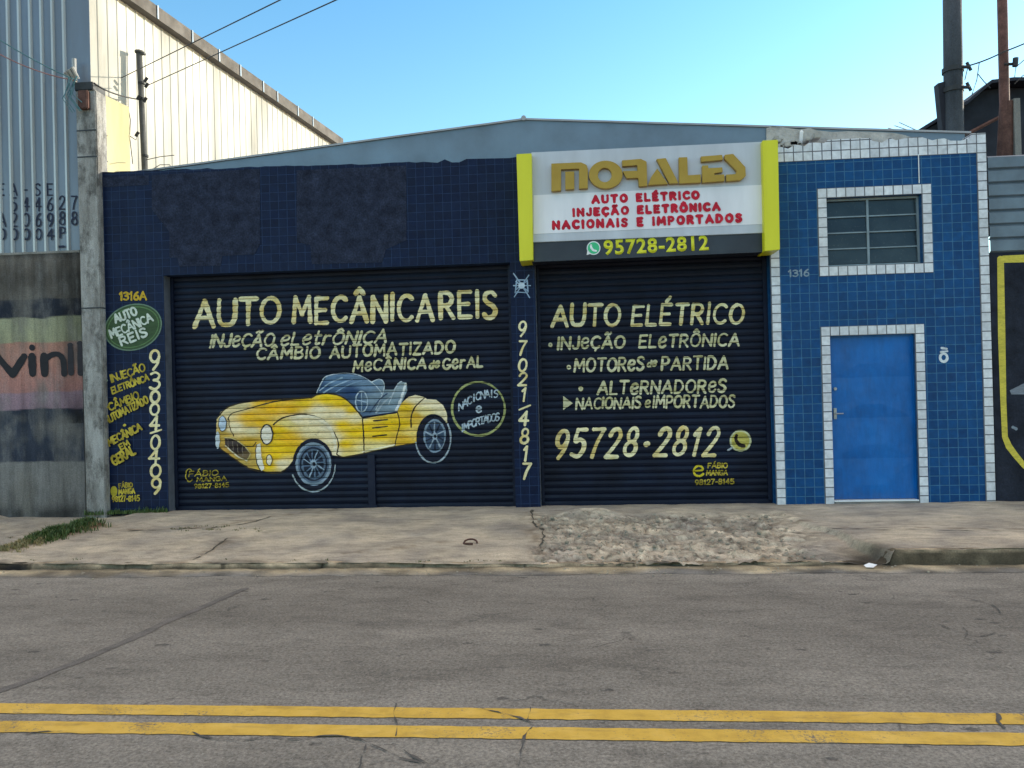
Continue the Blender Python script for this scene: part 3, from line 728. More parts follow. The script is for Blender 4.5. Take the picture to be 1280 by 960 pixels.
# shutters
YS = .20
SA = Slats(YS, ZB); SB = Slats(YS, ZB, .088)
shA = build('roller_shutter', SA.mesh(xs1-.03, xp0+.03, ZB+.01, zl+.1), M['shutter'], shop); shA['label'] = 'wide shutter painted with a yellow roadster'
shB = build('roller_shutter', SB.mesh(xp1-.03, xe+.03, ZB+.01, zl2+.1), M['shutter'], shop); shB['label'] = 'narrower shutter covered in cream lettering'
xc = X(463, 590, .1)
mb = MB(); mb.box((xc-.05, YS-.055, ZB+.005), (xc+.05, YS-.003, Z(463, 569, .1))); mb.box((xc-.075, YS-.075, ZB+.004), (xc+.075, YS-.0556, ZB+.07))
build('centre_post', mb, M['navyplain'], shop, bevel=.004)
for (a, b, sh) in ((xs1+.008, xp0-.002, shA), (xp1+.008, xe-.002, shB)):
    mb = MB(); mb.box((a, YS-.03, ZB+.002), (b, YS+.02, ZB+.05)); build('bottom_rail', mb, M['navyplain'], sh, bevel=.004)
for (a, b) in ((xs1, xs1+.05), (xp0-.05, xp0-.0), (xp1+.007, xp1+.05), (xe-.06, xe)):
    mb = MB(); mb.box((a+.007, YS-.04, ZB+.06), (b, YS-.022, (zl if b < 0 and a < xp0 else zl2)-.01)); build('guide_rail', mb, M['navyplain'], shop)

YF = YS-.02                                           # plane in which the painted shutters are measured
def on_shutter(sh, sl): return Paint(YF, sl)
p = on_shutter(shA, SA)
p.text('AUTO', (243, 408), (349, 404), 32, 5.8, cream, .06)
p.text('MECÂNICA', (367, 404), (541, 399), 31, 5.6, cream, .04, .3)
p.text('REIS', (551, 398), (620, 395.5), 31, 5.4, cream, .02, .3)
p.make('painted_lettering', shA)
p = on_shutter(shA, SA)
p.text('INJeÇÃO', (262, 434), (341, 432), 15, 3.0, dim, .25); p.text('eLetrÔNICA', (350, 432), (482, 428), 15, 2.9, dim, .3, .26)
p.next(); p.text('CÂMBIO', (321, 449), (399, 447), 13.5, 2.9, dim, .15, .28); p.text('AUTOMATIZADO', (413, 447), (568, 440.5), 14, 3.0, dim, .1, .28)
p.next(); p.text('MeCÂNICA', (442, 464), (532, 460), 13, 2.9, dim, .15, .28); p.text('de', (537, 461), (549, 459), 9, 2.6, dim, .3); p.text('GerAL', (554, 461), (603, 458), 13, 2.8, dim, .1, .28)
p.make('painted_lettering', shA)
p = on_shutter(shA, SA)
p.text('FÁBIO', (236, 596), (272, 594), 6.5, 1.2, ylw, .2); p.text('MANGA', (246, 602), (283, 600.5), 5.2, 1.1, ylw, .1); p.text('98127-8145', (243, 610.5), (286, 608.5), 5.2, 1.1, ylw, .1)
p.stroke(ell(237, 594, 4.5, 8, 40, 320), 1.4, ylw); p.make('painted_signature', shA)
# roundel
p = on_shutter(shA, SA)
p.stroke(ell(598, 511, 33, 33.5, 0, 360, 48), 2.6, const(168, 172, 110), .25)
WB = const(176, 190, 200)
def arc_text(p, txt, cx, cy, rx, ry, a0, a1, h, w_, wd, col, rot=0):
    n = len(txt)
    for i, ch in enumerate(txt):
        g, acc = ACC.get(ch, (ch, [])); wch, st = G[g]; t = i/(n-1); x = cx+rx*(t-.5)*2; y = cy+ry*(1-4*(t-.5)**2)-rot*(t-.5)
        for q in st: p.stroke([(x+(a-wch/2)*w_, y-(b-.5)*h-(a-wch/2)*w_*rot/(2*rx)) for a, b in q], wd, col)
arc_text(p, 'NACIONAIS', 598, 500, 22, -5, 0, 0, 9, 7.5, 1.7, WB, 16); arc_text(p, 'IMPORTADOS', 600, 528, 22, -2, 0, 0, 9, 7, 1.7, WB, 14)
p.glyphs([('e', 598.5, 511)], 9, 11, 2.4, WB); p.make('painted_roundel', shA)

# the roadster
def idw(ctrl):
    pts = np.array([c[0] for c in ctrl], float); rgb = np.array([srgb(*c[1]) for c in ctrl])
    def f(q):
        d2 = ((pts-np.array(q))**2*np.array([.55, 1.6])).sum(1)+4; w_ = 1/d2**1.75; return tuple((w_[:, None]*rgb).sum(0)/w_.sum())
    return f
CR = (244, 226, 184); DY = (244, 200, 10); MY = (234, 196, 60)
body = idw([((285, 513), (236, 214, 160)), ((300, 508), (224, 204, 150)), ((330, 504), (238, 186, 40)), ((340, 510), (240, 184, 20)), ((380, 504), (238, 196, 30)), ((410, 499), (246, 204, 14)),
 ((425, 503), DY), ((440, 512), (244, 200, 10)), ((365, 512), (240, 184, 10)), ((400, 514), CR), ((425, 518), CR), ((445, 521), (238, 220, 170)), ((312, 521), (240, 186, 30)), ((295, 535), CR), ((315, 538), (236, 220, 170)),
 ((312, 552), (214, 168, 40)), ((290, 560), (196, 150, 60)), ((325, 528), (242, 188, 20)), ((315, 530), (240, 190, 60)), ((345, 542), DY), ((347, 560), DY), ((352, 538), DY), ((358, 545), (240, 186, 20)), ((345, 570), DY), ((338, 582), DY), ((352, 580), CR), ((362, 530), (240, 216, 130)), ((372, 524), CR), ((395, 524), CR), ((410, 535), CR),
 ((418, 550), CR), ((418, 565), CR), ((390, 538), (242, 222, 168)), ((365, 552), (240, 188, 30)), ((360, 560), DY), ((430, 532), DY), ((432, 555), DY), ((436, 567), (234, 206, 120)), ((445, 540), DY), ((460, 535), (250, 206, 8)), ((475, 545), DY), ((490, 530), DY),
 ((475, 559), (238, 218, 150)), ((455, 563), (238, 218, 150)), ((505, 530), (240, 196, 16)), ((505, 550), (230, 180, 40)), ((508, 510), (236, 192, 18)), ((522, 498), CR), ((520, 520), (232, 184, 50)), ((535, 504), CR), ((548, 505), CR), ((556, 518), (240, 224, 180)), ((530, 514), (240, 220, 150)), ((516, 540), (236, 205, 110)), ((310, 578), (200, 166, 80)), ((280, 545), (210, 170, 70))])
NAVY = const(14, 20, 40); INK = const(60, 48, 30); PALE = const(205, 214, 218); GB = const(116, 138, 160)
p = on_shutter(shA, SA)
scr = idw([((400, 485), (54, 82, 118)), ((420, 475), (96, 126, 156)), ((440, 490), (40, 66, 104)), ((455, 480), (110, 136, 160)), ((470, 500), (126, 146, 160)), ((490, 505), (132, 152, 164)), ((500, 485), (150, 166, 174)), ((450, 510), (70, 94, 122))])
p.poly([(396, 491), (401, 480), (408, 471), (420, 468), (436, 467.5), (450, 470), (464, 478), (474, 474), (480, 478), (481, 487), (492, 487), (500, 477), (508, 478), (509, 488), (502, 504), (497, 516), (476, 519), (453, 523), (440, 507), (424, 496), (410, 493)], scr)
p.poly([(270.8, 523), (276, 515), (283, 510), (300, 504.6), (325, 501), (350, 500), (387, 497.5), (396.6, 493), (409, 492), (423, 494), (437, 503), (448, 515.5), (453, 521.7), (476, 518.5), (496, 515.5), (501, 505), (510, 496.4), (519, 493.6), (529, 496), (534, 499), (545, 499.6), (554, 506.7), (558.7, 517), (559, 528), (540, 540), (520.6, 554.5), (494, 557.5), (455, 566), (428.5, 571), (416, 569), (390, 566), (366, 576), (358, 585.4), (350, 590), (333, 589.6), (325, 587.5), (310.4, 584.4), (296, 575), (281, 564.6), (273, 558), (270, 548), (270.4, 533)], body)
sp = smooth_path
for q, wd in (([(285, 524), (289.6, 517), (308, 511.5), (346, 501.5), (389, 497)], 1.3), ([(389, 497.5), (397, 493.5), (409, 492), (424, 494.5), (437, 503), (448, 515.5), (453, 522)], 1.6),
              ([(341.7, 531), (352, 523), (371, 518.3), (387.5, 518.8), (404, 525), (416.7, 539.6), (423, 554), (421, 567)], 1.5), ([(453, 522), (476, 518.5), (496, 515.5)], 2.0),
              ([(453, 523), (454.5, 545), (455, 566)], 1.3), ([(497, 516), (499.5, 530), (496, 545), (493.5, 557)], 1.3), ([(530, 498), (519, 508.5), (514, 521), (514, 534)], 1.4),
              ([(271, 523), (283, 510), (300, 504.2), (325, 500.4), (387, 497)], 1.2), ([(286, 524), (287, 534), (292, 545)], 1.0), ([(300, 557), (315, 558), (320, 553)], 1.1),
              ([(421, 568), (430, 571.5), (455, 566.8), (494, 558), (518, 554.5)], 1.3), ([(273, 559), (296, 576), (311, 585.4), (333, 590.6), (350, 591), (359, 585)], 1.2),
              ([(467, 526), (484, 524.5)], 1.5), ([(466, 535), (484, 533)], 1.5), ([(466, 545.5), (483, 543.5)], 1.5)):
    p.stroke(sp(q), wd*1.15, INK if wd < 1.9 else NAVY, .2)
p.stroke(sp([(453, 564.6), (475, 560), (493, 556)]), 1.6, const(244, 232, 196), .2)
p.stroke(sp([(372, 521), (392, 521.5), (408, 530), (417, 545), (419.5, 563)]), 3.4, const(242, 228, 194), .2)
for q, cc, wd in (([(400, 488), (412, 479), (428, 472)], (158, 182, 200), 1.8), ([(404, 491), (420, 482), (440, 474)], (150, 174, 194), 1.6), ([(420, 490), (436, 481), (452, 476)], (128, 156, 182), 1.4),
              ([(396, 491), (401, 480), (408, 470.5), (430, 466.5), (450, 469.5), (466, 479), (474, 487), (477, 492)], (186, 198, 206), 1.3), ([(464, 478), (474, 474), (480, 479), (479, 490), (470, 512)], (188, 200, 206), 1.3),
              ([(495, 513), (501, 500), (507, 480)], (224, 228, 226), 3.0), ([(486, 505), (496, 482), (502, 477)], (190, 200, 206), 1.6), ([(462, 516), (474, 500), (484, 492)], (60, 78, 104), 1.5), ([(470, 516), (480, 503), (490, 495)], (170, 184, 192), 2.0)):
    p.stroke(sp(q), wd, const(*cc), .3)
p.stroke(ell(452, 502, 7.5, 13, 90, 450, 24), 1.8, const(176, 192, 204)); p.stroke([(452, 490), (452, 514)], 1.2, const(150, 170, 186)); p.stroke([(446, 500), (459, 503)], 1.2, const(150, 170, 186))
def disc(cx, cy, rx, ry, col, n=26): p.poly(ell(cx, cy, rx, ry, 0, 360, n)[:-1], col)
disc(391.5, 581, 26, 33, NAVY); p.stroke(ell(391.5, 581, 27, 33, 155, 352, 24)[::1], 1.6, const(150, 164, 172), .3) if False else None
p.stroke([(x, 1162-y) for x, y in ell(391.5, 581, 27.5, 33.5, 202, 360, 24)], 1.8, const(168, 180, 184), .35)
disc(392, 580, 22, 26.5, const(92, 110, 130)); p.stroke(ell(392, 580, 21, 25.5, 0, 360, 36), 2.6, const(140, 158, 174), .3); disc(392, 580, 17.5, 21.5, const(26, 36, 54))
p.stroke(ell(392, 580, 14, 18, 0, 360, 30), 2.4, const(86, 104, 124), .5)
for k in range(12):
    a = R(30*k+8); p.stroke([(392+4*math.cos(a), 580+5*math.sin(a)), (392+14*math.cos(a+.25), 580+18*math.sin(a+.25))], 1.5, const(96, 118, 142) if k % 3 else const(150, 170, 188), .3)
disc(392, 580, 4.2, 5.4, const(150, 170, 186)); disc(392.6, 580, 2, 2.6, NAVY)
disc(541.5, 547.5, 21, 30, NAVY); p.stroke([(x, 1095-y) for x, y in ell(541.5, 547.5, 22, 31, 190, 395, 26)], 1.7, const(160, 172, 180), .35)
disc(543.5, 545, 13.5, 20.5, const(58, 76, 98)); p.stroke(ell(543.5, 545, 13, 20, 0, 360, 30), 2.0, const(128, 146, 162), .4)
for k in range(10):
    a = R(36*k+5); p.stroke([(543.5+2*math.cos(a), 545+3*math.sin(a)), (543.5+11*math.cos(a+.2), 545+17*math.sin(a+.2))], 1.9, const(150, 166, 180) if k % 2 else const(24, 34, 52), .3)
disc(543.5, 545, 3.2, 4.6, const(150, 166, 180)); disc(544, 545.3, 1.5, 2.2, NAVY)
p.poly([(281, 547), (291, 548), (304, 556), (313, 566), (309, 575), (297, 569), (282, 556)], idw([((285, 552), (70, 58, 54)), ((300, 562), (46, 34, 34)), ((308, 569), (120, 100, 70))]))
p.stroke(sp([(281, 547), (291, 548), (304, 556), (313, 567), (309, 575)]), 1.4, const(206, 186, 120)); p.stroke(sp([(282, 557), (297, 570), (309, 576)]), 1.3, const(226, 214, 180))
for k in range(4): p.stroke([(285+6*k, 549+3*k), (286+6*k, 559+3.6*k)], .9, const(130, 116, 100))
disc(278.5, 529.5, 5, 9.5, const(196, 212, 226)); p.stroke(ell(278.5, 529.5, 5, 9.5, 0, 360, 20), 1.0, INK)
disc(333.8, 543, 7.4, 12.2, const(236, 226, 204)); p.stroke(ell(333.8, 543, 7.4, 12.2, 0, 360, 24), 1.5, NAVY)
disc(337, 575, 3.6, 6.8, const(240, 226, 190)); p.stroke(ell(337, 575, 3.6, 6.8, 0, 360, 18), .9, INK)
p.poly(ell(272.4, 550, 2.7, 11, 0, 360, 18)[:-1], PALE); p.poly([(321, 556), (326, 554), (327, 570), (331, 586), (327, 589), (322, 580), (320, 566)], const(236, 230, 212)); p.stroke(sp([(321, 556), (320, 566), (322, 580), (327, 589)]), 1.1, NAVY)
p.make('painted_roadster', shA, step=.00018, cutx=.03)

# right-hand shutter
p = on_shutter(shB, SB)
p.text('AUTO', (690, 408), (774, 406), 25, 4.3, cream, .08); p.text('ELÉTRICO', (790, 405.5), (928, 403), 24, 4.1, cream, .12, .3); p.make('painted_lettering', shB)
p = on_shutter(shB, SB)
p.stroke(ell(688, 431, 1.6, 1.8, 0, 360, 10), 2, dim); p.text('INJeÇÃO', (697, 436.5), (780, 434), 14.5, 2.8, dim, .12, .25); p.text('ELeTRÔNICA', (799, 434.5), (923, 431.5), 15, 2.8, dim, .14, .26)
p.next(); p.stroke(ell(711, 459, 2, 2, 0, 360, 10), 2.2, dim); p.text('MOTOReS', (718, 464.5), (804, 462.5), 15.5, 2.9, dim, .1, .25); p.text('de', (809, 459), (820, 457.5), 7.5, 2.3, dim, .3); p.text('PARTIDA', (827, 462), (909, 460.5), 15, 2.9, dim, .1, .26)
p.next(); p.stroke(ell(726, 486, 1.8, 1.8, 0, 360, 10), 2.4, dim); p.text('ALTeRNADOReS', (747, 492.5), (906, 490), 15, 3.0, dim, .12, .26)
p.next(); p.poly([(704, 495), (716, 504), (704, 512.5)], dim); p.text('NACIONAIS', (720, 511), (800, 509.5), 13, 2.5, dim, .12, .24); p.text('e', (806, 509), (812, 509), 10, 2.4, dim, .1); p.text('IMPORTADOS', (816, 509.5), (917, 508.5), 14, 2.6, dim, .1, .24)
p.make('painted_lettering', shB)
p = on_shutter(shB, SB)
p.text('95728', (692, 572), (793, 570), 34, 5, cream, .22, .34, .03); p.text('*', (806, 569.5), (811, 569.5), 34, 7, cream); p.text('2812', (818, 570), (893, 569), 34, 5, cream, .24, .36)
p.next(); disc(925.5, 551, 13, 13, const(196, 184, 90)); p.stroke(ell(925.5, 551, 12.5, 12.5, 0, 360, 30), 2.6, const(206, 206, 160)); p.stroke([(914, 560), (910, 563)], 2.4, const(180, 186, 196))
p.stroke(sp([(920.5, 544.5), (920, 550), (924, 555.5), (930, 557.5)]), 4.2, const(40, 28, 20)); p.make('painted_phone_number', shB)
p = on_shutter(shB, SB)
p.stroke(sp([(869, 589), (878, 587.5), (877, 583.5), (872, 582.5), (867.5, 587), (869, 593.5), (875, 595), (879, 592.5)]), 3, const(206, 186, 40))
p.text('FÁBIO', (885, 585), (909, 584.5), 6, 1.4, ylw, .1); p.text('MANGA', (883, 594), (909, 593.5), 6, 1.4, ylw, .1); p.text('98127-8145', (869, 606), (917, 604.5), 6, 1.4, ylw, .05)
p.make('painted_signature', shB)

# lettering on the tiled piers
p = Paint(0)
p.text('1316A', (150, 375), (183, 374.5), 9.5, 2.4, const(196, 160, 40), 0, .2); p.make('painted_number', wall)
p = Paint(0)
def rotell(cx, cy, rx, ry, ang, n=40):
    c, s_ = math.cos(R(ang)), math.sin(R(ang)); return [(cx+x*c+y*s_, cy-x*s_+y*c) for x, y in ell(0, 0, rx, ry, 0, 360, n)]
p.poly(rotell(166.5, 409, 36, 28, 18)[:-1], const(62, 84, 54)); p.stroke(rotell(166.5, 409, 36, 28, 18), 1.4, const(104, 128, 108)); p.stroke(rotell(166.5, 409, 32.5, 24.5, 18), 1.2, const(92, 124, 78))
WH = const(206, 214, 200)
p.text('AUTO', (145, 403.5), (172, 393), 10, 2.6, WH, 0, .2); p.text('MECÂNICA', (140, 423), (192, 401), 10, 2.2, WH, 0, .2); p.text('REIS', (153, 432), (185, 419.5), 10.5, 2.6, WH, 0, .3)
p.make('painted_roundel', wall)
p = Paint(0)
p.text('INJEÇÃO', (140, 478), (182, 463), 9, 2.1, ylw, .1, .2); p.text('ELETRÔNICA', (141, 492), (187, 475), 7.5, 1.9, ylw, .1, .2); p.stroke([(133, 476), (134, 475.5)], 3, const(160, 176, 150))
p.next(); p.text('CÂMBIO', (138, 513), (175, 498), 9, 2.0, ylw, .1, .2); p.text('AUTOMATIZADO', (134, 530), (187, 503), 8.5, 2.0, ylw, .1, .18); p.stroke([(135, 509), (136, 508.5)], 2.4, ylw)
p.next(); p.text('MECÂNICA', (138, 557), (179, 537), 8.5, 2.2, ylw, .1, .2); p.text('EM', (153, 562), (164, 556), 7, 1.9, ylw, 0); p.text('GERAL', (145, 582), (171, 566), 11, 2.6, ylw, .1, .2); p.stroke([(157, 531.5), (158, 531)], 3, ylw)
p.make('painted_lettering', wall)
p = Paint(0)
P9 = [('9', 193.5, 450, 24, 20), ('3', 194, 476, 21, 21), ('0', 194, 496, 14, 17), ('0', 193.5, 511.5, 14, 17), ('4', 193.5, 529, 17, 17), ('/', 195, 539, 6, 26), ('0', 194.5, 553, 17, 17), ('4', 193, 570.5, 16, 19), ('0', 195, 588.5, 15.5, 19), ('9', 195.5, 607.5, 19, 19)]
for ch, cx, cy, h, w_ in P9: p.glyphs([(ch, cx, cy)], h, w_, 3.2 if ch != '/' else 2.2, cream, .06)
p.make('painted_phone_number', wall)
p = Paint(0)
p.poly(ell(142.5, 614, 4.4, 6.5, 0, 360, 18)[:-1], const(178, 164, 50)); p.text('FÁBIO', (149, 610), (166, 608.5), 5.5, 1.3, ylw); p.text('MANGA', (149, 617.5), (169, 616.5), 6, 1.5, ylw); p.text('98127-8145', (141, 627), (175, 625.5), 6.5, 1.5, ylw); p.make('painted_signature', wall)
p = Paint(0)
P7 = [('9', 653, 411, 18, 15), ('7', 653, 435, 17, 15), ('0', 653.5, 456.5, 15, 15), ('2', 653.5, 474, 15, 16), ('1', 655, 493, 16, 14), ('/', 656, 509, 8, 26), ('4', 655, 523, 17, 17), ('8', 656, 545, 18, 16), ('1', 657, 567, 18, 14), ('7', 658, 589, 19, 17)]
for ch, cx, cy, h, w_ in P7: p.glyphs([(ch, cx, cy)], h, w_, 2.9 if ch != '/' else 2.0, cream, .12)
p.make('painted_phone_number', wall)
p = Paint(0)
LB = const(150, 172, 196)
for q in ([(642, 342), (652, 356), (662, 372)], [(661, 344), (652, 357), (643, 371)], [(642, 357), (663, 357)], [(646, 350), (658, 350)], [(646, 365), (659, 366)], [(645, 352), (659, 363)], [(658, 352), (645, 362)], [(646, 350), (644, 366)], [(659, 350), (660, 365)]): p.stroke(q, 1.5, LB, .3)
p.poly(ell(652, 357, 4.2, 4, 0, 360, 14)[:-1], const(196, 210, 224)); p.make('painted_emblem', wall)

# ------------------------------------------------------------------ the illuminated-type fascia sign
YG = -.30
sign = thing('shop_sign', at(812, 322, -.15), 'white projecting shop sign with gold raised letters and yellow end fins', 'sign')
def quadprism(mb, pts, y0, y1): mb.prism([(at(a, b, y0)[0], at(a, b, y0)[2]) for a, b in pts], y0, y1)
mb = MB(); quadprism(mb, [(664, 190.5), (955, 177), (955, 291), (664, 303)], YG, -.002); build('panel', mb, M['signgrey'], sign, bevel=.004)
mb = MB(); quadprism(mb, [(667, 244), (953, 231), (953, 280), (667, 292.5)], YG-.004, YG+.01); build('white_face', mb, M['signwhite'], sign)
mb = MB(); quadprism(mb, [(665, 303.3), (955, 291.3), (955, 315), (665, 327.5)], YG+.02, -.002); build('phone_band', mb, M['signblack'], sign)
mb = MB(); quadprism(mb, [(645.5, 192.5), (664.5, 191.5), (666.5, 325), (649.5, 326.5)], YG-.10, -.001); build('end_fin', mb, M['yellow'], sign, bevel=.005)
mb = MB(); quadprism(mb, [(953, 175.5), (972.5, 174.5), (975, 312), (956, 314)], YG-.10, -.0071); build('end_fin', mb, M['yellow'], sign, bevel=.005)
CS = 4.923
def crop(pts): return [(680+a/CS, 180+b/CS) for a, b in pts]
LET = [
 [[(45,120),(228,112),(262,128),(270,152),(270,272),(215,275),(215,152),(105,156),(105,286),(45,291)], [(130,170),(186,168),(187,277),(131,280)]],
 None,
 [[(480,100),(596,91),(632,108),(636,258),(584,261),(580,208),(508,211),(484,166),(576,164),(574,130),(482,137)]],
 [[(692,92),(750,86),(828,241),(772,244)], [(697,150),(764,246),(640,253),(658,205)]],
 [[(830,82),(882,80),(886,192),(965,187),(966,237),(832,244)]],
 [[(966,76),(1096,66),(1102,97),(968,110)], [(974,132),(1010,130),(1012,148),(1098,143),(1100,172),(1048,180),(1050,190),(1110,186),(1112,228),(974,238)]],
 [[(1112,66),(1164,60),(1240,142),(1242,196),(1214,222),(1122,229),(1120,188),(1180,184),(1186,166),(1112,90)]],
]
YL = YG-.065
for L in LET:
    mb = MB()
    if L is None:
        n = 40; o_ = [at(*q, YL) for q in crop(ell(380, 188, 104, 86, 0, 360, n)[:-1])]; i_ = [at(*q, YL) for q in crop(ell(374, 190, 42, 44, 0, 360, n)[:-1])]
        vsl = []
        for a, b in zip(o_, i_): vsl += [a, b, (a[0], YG+.002, a[2]), (b[0], YG+.002, b[2])]
        fs = []
        for k in range(n):
            a = 4*k; b = 4*((k+1) % n); fs += [(a, a+1, b+1, b), (a, b, b+2, a+2), (a+1, a+3, b+3, b+1), (a+2, b+2, b+3, a+3)]
        mb.add(vsl, fs)
    else:
        for q in L: mb.prism([(at(a, b, YL)[0], at(a, b, YL)[2]) for a, b in crop(q)], YL, YG+.002)
    bm_o = build('letter', mb, M['gold'], sign, bevel=.003)
    bm = bmesh.new(); bm.from_mesh(bm_o.data); bmesh.ops.recalc_face_normals(bm, faces=bm.faces); bm.to_mesh(bm_o.data); bm.free()
def fonttext(txt, p0, p1, h, Y, mat, parent, name, bold=.02, up=1.0, depth=.004, slant=0.0):
    cu = bpy.data.curves.new('t', 'FONT'); cu.body = txt; cu.offset = bold; cu.resolution_u = 4; cu.space_character = 1.12
    o = bpy.data.objects.new('t', cu); COL.objects.link(o)
    dg = bpy.context.evaluated_depsgraph_get(); me = bpy.data.meshes.new_from_object(o.evaluated_get(dg)); bpy.data.objects.remove(o)
    co = np.array([v.co[:] for v in me.vertices]); x0, x1 = co[:, 0].min(), co[:, 0].max(); L = math.dist(p0, p1); d = ((p1[0]-p0[0])/L, (p1[1]-p0[1])/L)
    bm = bmesh.new(); bm.from_mesh(me)
    for v in bm.verts:
        u = (v.co.x-x0)/(x1-x0)*L; t = v.co.y/.72*h; q = at(p0[0]+d[0]*u+d[1]*t+slant*t, p0[1]+d[1]*u-d[0]*t*1.0, Y); v.co = Vector(q)
    for f in bm.faces:
        f.normal_update()
        if f.normal.y > 0: f.normal_flip()
    ge = bmesh.ops.extrude_face_region(bm, geom=bm.faces[:]); 
    # walls down to the panel
    nv = [g for g in ge['geom'] if isinstance(g, bmesh.types.BMVert)]
    for v in nv: v.co.y -= depth
    bm.to_mesh(me); bm.free(); me.materials.clear(); me.materials.append(mat); me.name = name
    ob = bpy.data.objects.new(name, me); COL.objects.link(ob); adopt(ob, parent); return ob
YT = YG-.0045
RD = lambda p: (.56, .012, .035)
for txt, a, b, h_ in (('AUTO ELÉTRICO', (741, 253.5), (873, 247.8), 8.0), ('INJEÇÃO ELETRÔNICA', (717, 269.8), (899, 262.2), 8.0), ('NACIONAIS E IMPORTADOS', (692, 286), (926, 276.5), 8.6)):
    p = Paint(YG-.004); p.text(txt, a, b, h_, 3.7, RD, 0, .56, 0); p.make('red_lettering', sign, off=.001)
fonttext('95728-2812', (755, 318.2), (886, 311.9), 18.0, YG+.0195, M['lime'], sign, 'phone_number', .03)
mb = MB()
quadprism(mb, ell(742, 310, 8.6, 8.6, 0, 360, 26)[:-1], YG+.0155, YG+.0198); quadprism(mb, [(734.3, 312), (737.5, 317.5), (733.4, 318.8)], YG+.0156, YG+.0198)
lg = build('chat_logo', mb, M['white'], sign)
mb = MB(); quadprism(mb, ell(742, 310, 7.2, 7.2, 0, 360, 26)[:-1], YG+.0125, YG+.0154); build('green_disc', mb, M['green'], lg)
pp = Paint(YG+.0122); pp.stroke(sp([(738.8, 306.4), (739, 309.4), (741.6, 312.6), (745, 313.6)]), 2.4, const(235, 240, 238)); pp.make('handset', lg, off=.0006)

# ------------------------------------------------------------------ blue tiled house front on the right
house = thing('tiled_house', (X(1105, 631), 0, ZB), 'blue tiled narrow house with white tile borders, small window and blue door', 'building')
hx0 = xe+.004; hx1 = X(1239, 430); zt = Z(1105, 172)
wx0, wx1 = X(1034, 290), X(1153, 290); wz0, wz1 = Z(1093, 331), Z(1093, 245)
dx0, dx1 = X(1040, 525), X(1146, 525); dz0, dz1 = ZB+.065, Z(1090, 418.5)
mb = MB()
ys_ = (0.0, .22)
def wbox(a, b, c, d): mb.prism([(a, c), (b, c), (b, d), (a, d)], *ys_)
x_in = [hx0, dx0, wx1 if wx1 > dx1 else dx1, hx1]
wbox(hx0, min(wx0, dx0), ZB, zt-.25)
mxl, mxr = min(wx0, dx0), max(wx1, dx1)
wbox(mxr, hx1, ZB, zt-.25)
wbox(mxl, mxr, dz1, wz0) if wz0 > dz1 else None
wbox(mxl, mxr, wz1, zt-.25)
if dx0 > mxl: wbox(mxl, dx0, ZB, dz1)
if dx1 < mxr: wbox(dx1, mxr, ZB, dz1)
if wx0 > mxl: wbox(mxl, wx0, wz0, wz1)
if wx1 < mxr: wbox(wx1, mxr, wz0, wz1)
hw = build('front_wall', mb, M['bluetile'], house)
mb = MB()
mb.box((hx1-.2, .222, ZB), (hx1-.003, 7, zt-.3)); mb.box((hx0+.1, 6.85, ZB), (hx1-.2, 7, 4.0)); mb.box((hx0+.1, .222, ZB), (hx0+.25, 6.85, 4.0)); mb.box((hx0+.1, .2225, 4.0), (hx1-.2, 7, 4.12))
build('side_wall', mb, M['plaster'], house)
# white tile borders, set proud
T = TILE
def border(rects, ox, oz, tw, th, y=-.006, y1=.004):
    m_ = MB()
    for a, b, c, d in rects: m_.prism([(a, c), (b, c), (b, d), (a, d)], y, y1)
    return build('white_tile_border', m_, white_tiles(ox, oz, tw, th), house)
border([(hx1-T, hx1, ZB+.02, zt-.25)], hx1-T, zt-.25, T, T)
border([(hx0, hx0+T, ZB, Z(967, 312))], hx0, ZB, T, T)
tw, th = (wx1-wx0)/10, (wz1-wz0)/7
border([(wx0-tw, wx1+tw, wz1, wz1+th), (wx0-tw, wx1+tw, wz0-th, wz0), (wx0-tw, wx0-.001, wz0, wz1), (wx1+.001, wx1+tw, wz0, wz1)], wx0, wz0, tw, th)
tw = (dx1-dx0)/9; th = (dz1-ZB)/18
border([(dx0-tw, dx1+tw, dz1, dz1+th), (dx0-tw, dx0, ZB, dz1), (dx1, dx1+tw, ZB, dz1)], dx0, ZB, tw, th)
# crowning rows of white tiles, top edge broken
rr = random.Random(21); m_ = MB()
nx_ = int((hx1-hx0)/T)
zc0 = zt-.25
pts = [(hx0, zc0), (hx1, zc0), (hx1, Z(1236, 166)), (X(1214, 166), Z(1214, 167))]
prof_ = [(1214, 172.5), (1200, 176), (1188, 176), (1180, 173), (1172, 174), (1165, 175.5), (1150, 171), (1135, 172), (1120, 175.5), (1112, 172.5), (1102, 178.5), (1090, 176), (1088, 173), (1060, 173.5), (1035, 175), (1030, 179), (1012, 178), (1005, 183), (994, 181), (985, 186), (976, 184)]
pts += [(X(a, b), Z(a, b)) for a, b in prof_]+[(hx0, Z(975, 186))]
m_.prism(pts, -.006, .22); build('white_tile_border', m_, white_tiles(hx1-T, zc0, T, T), house)
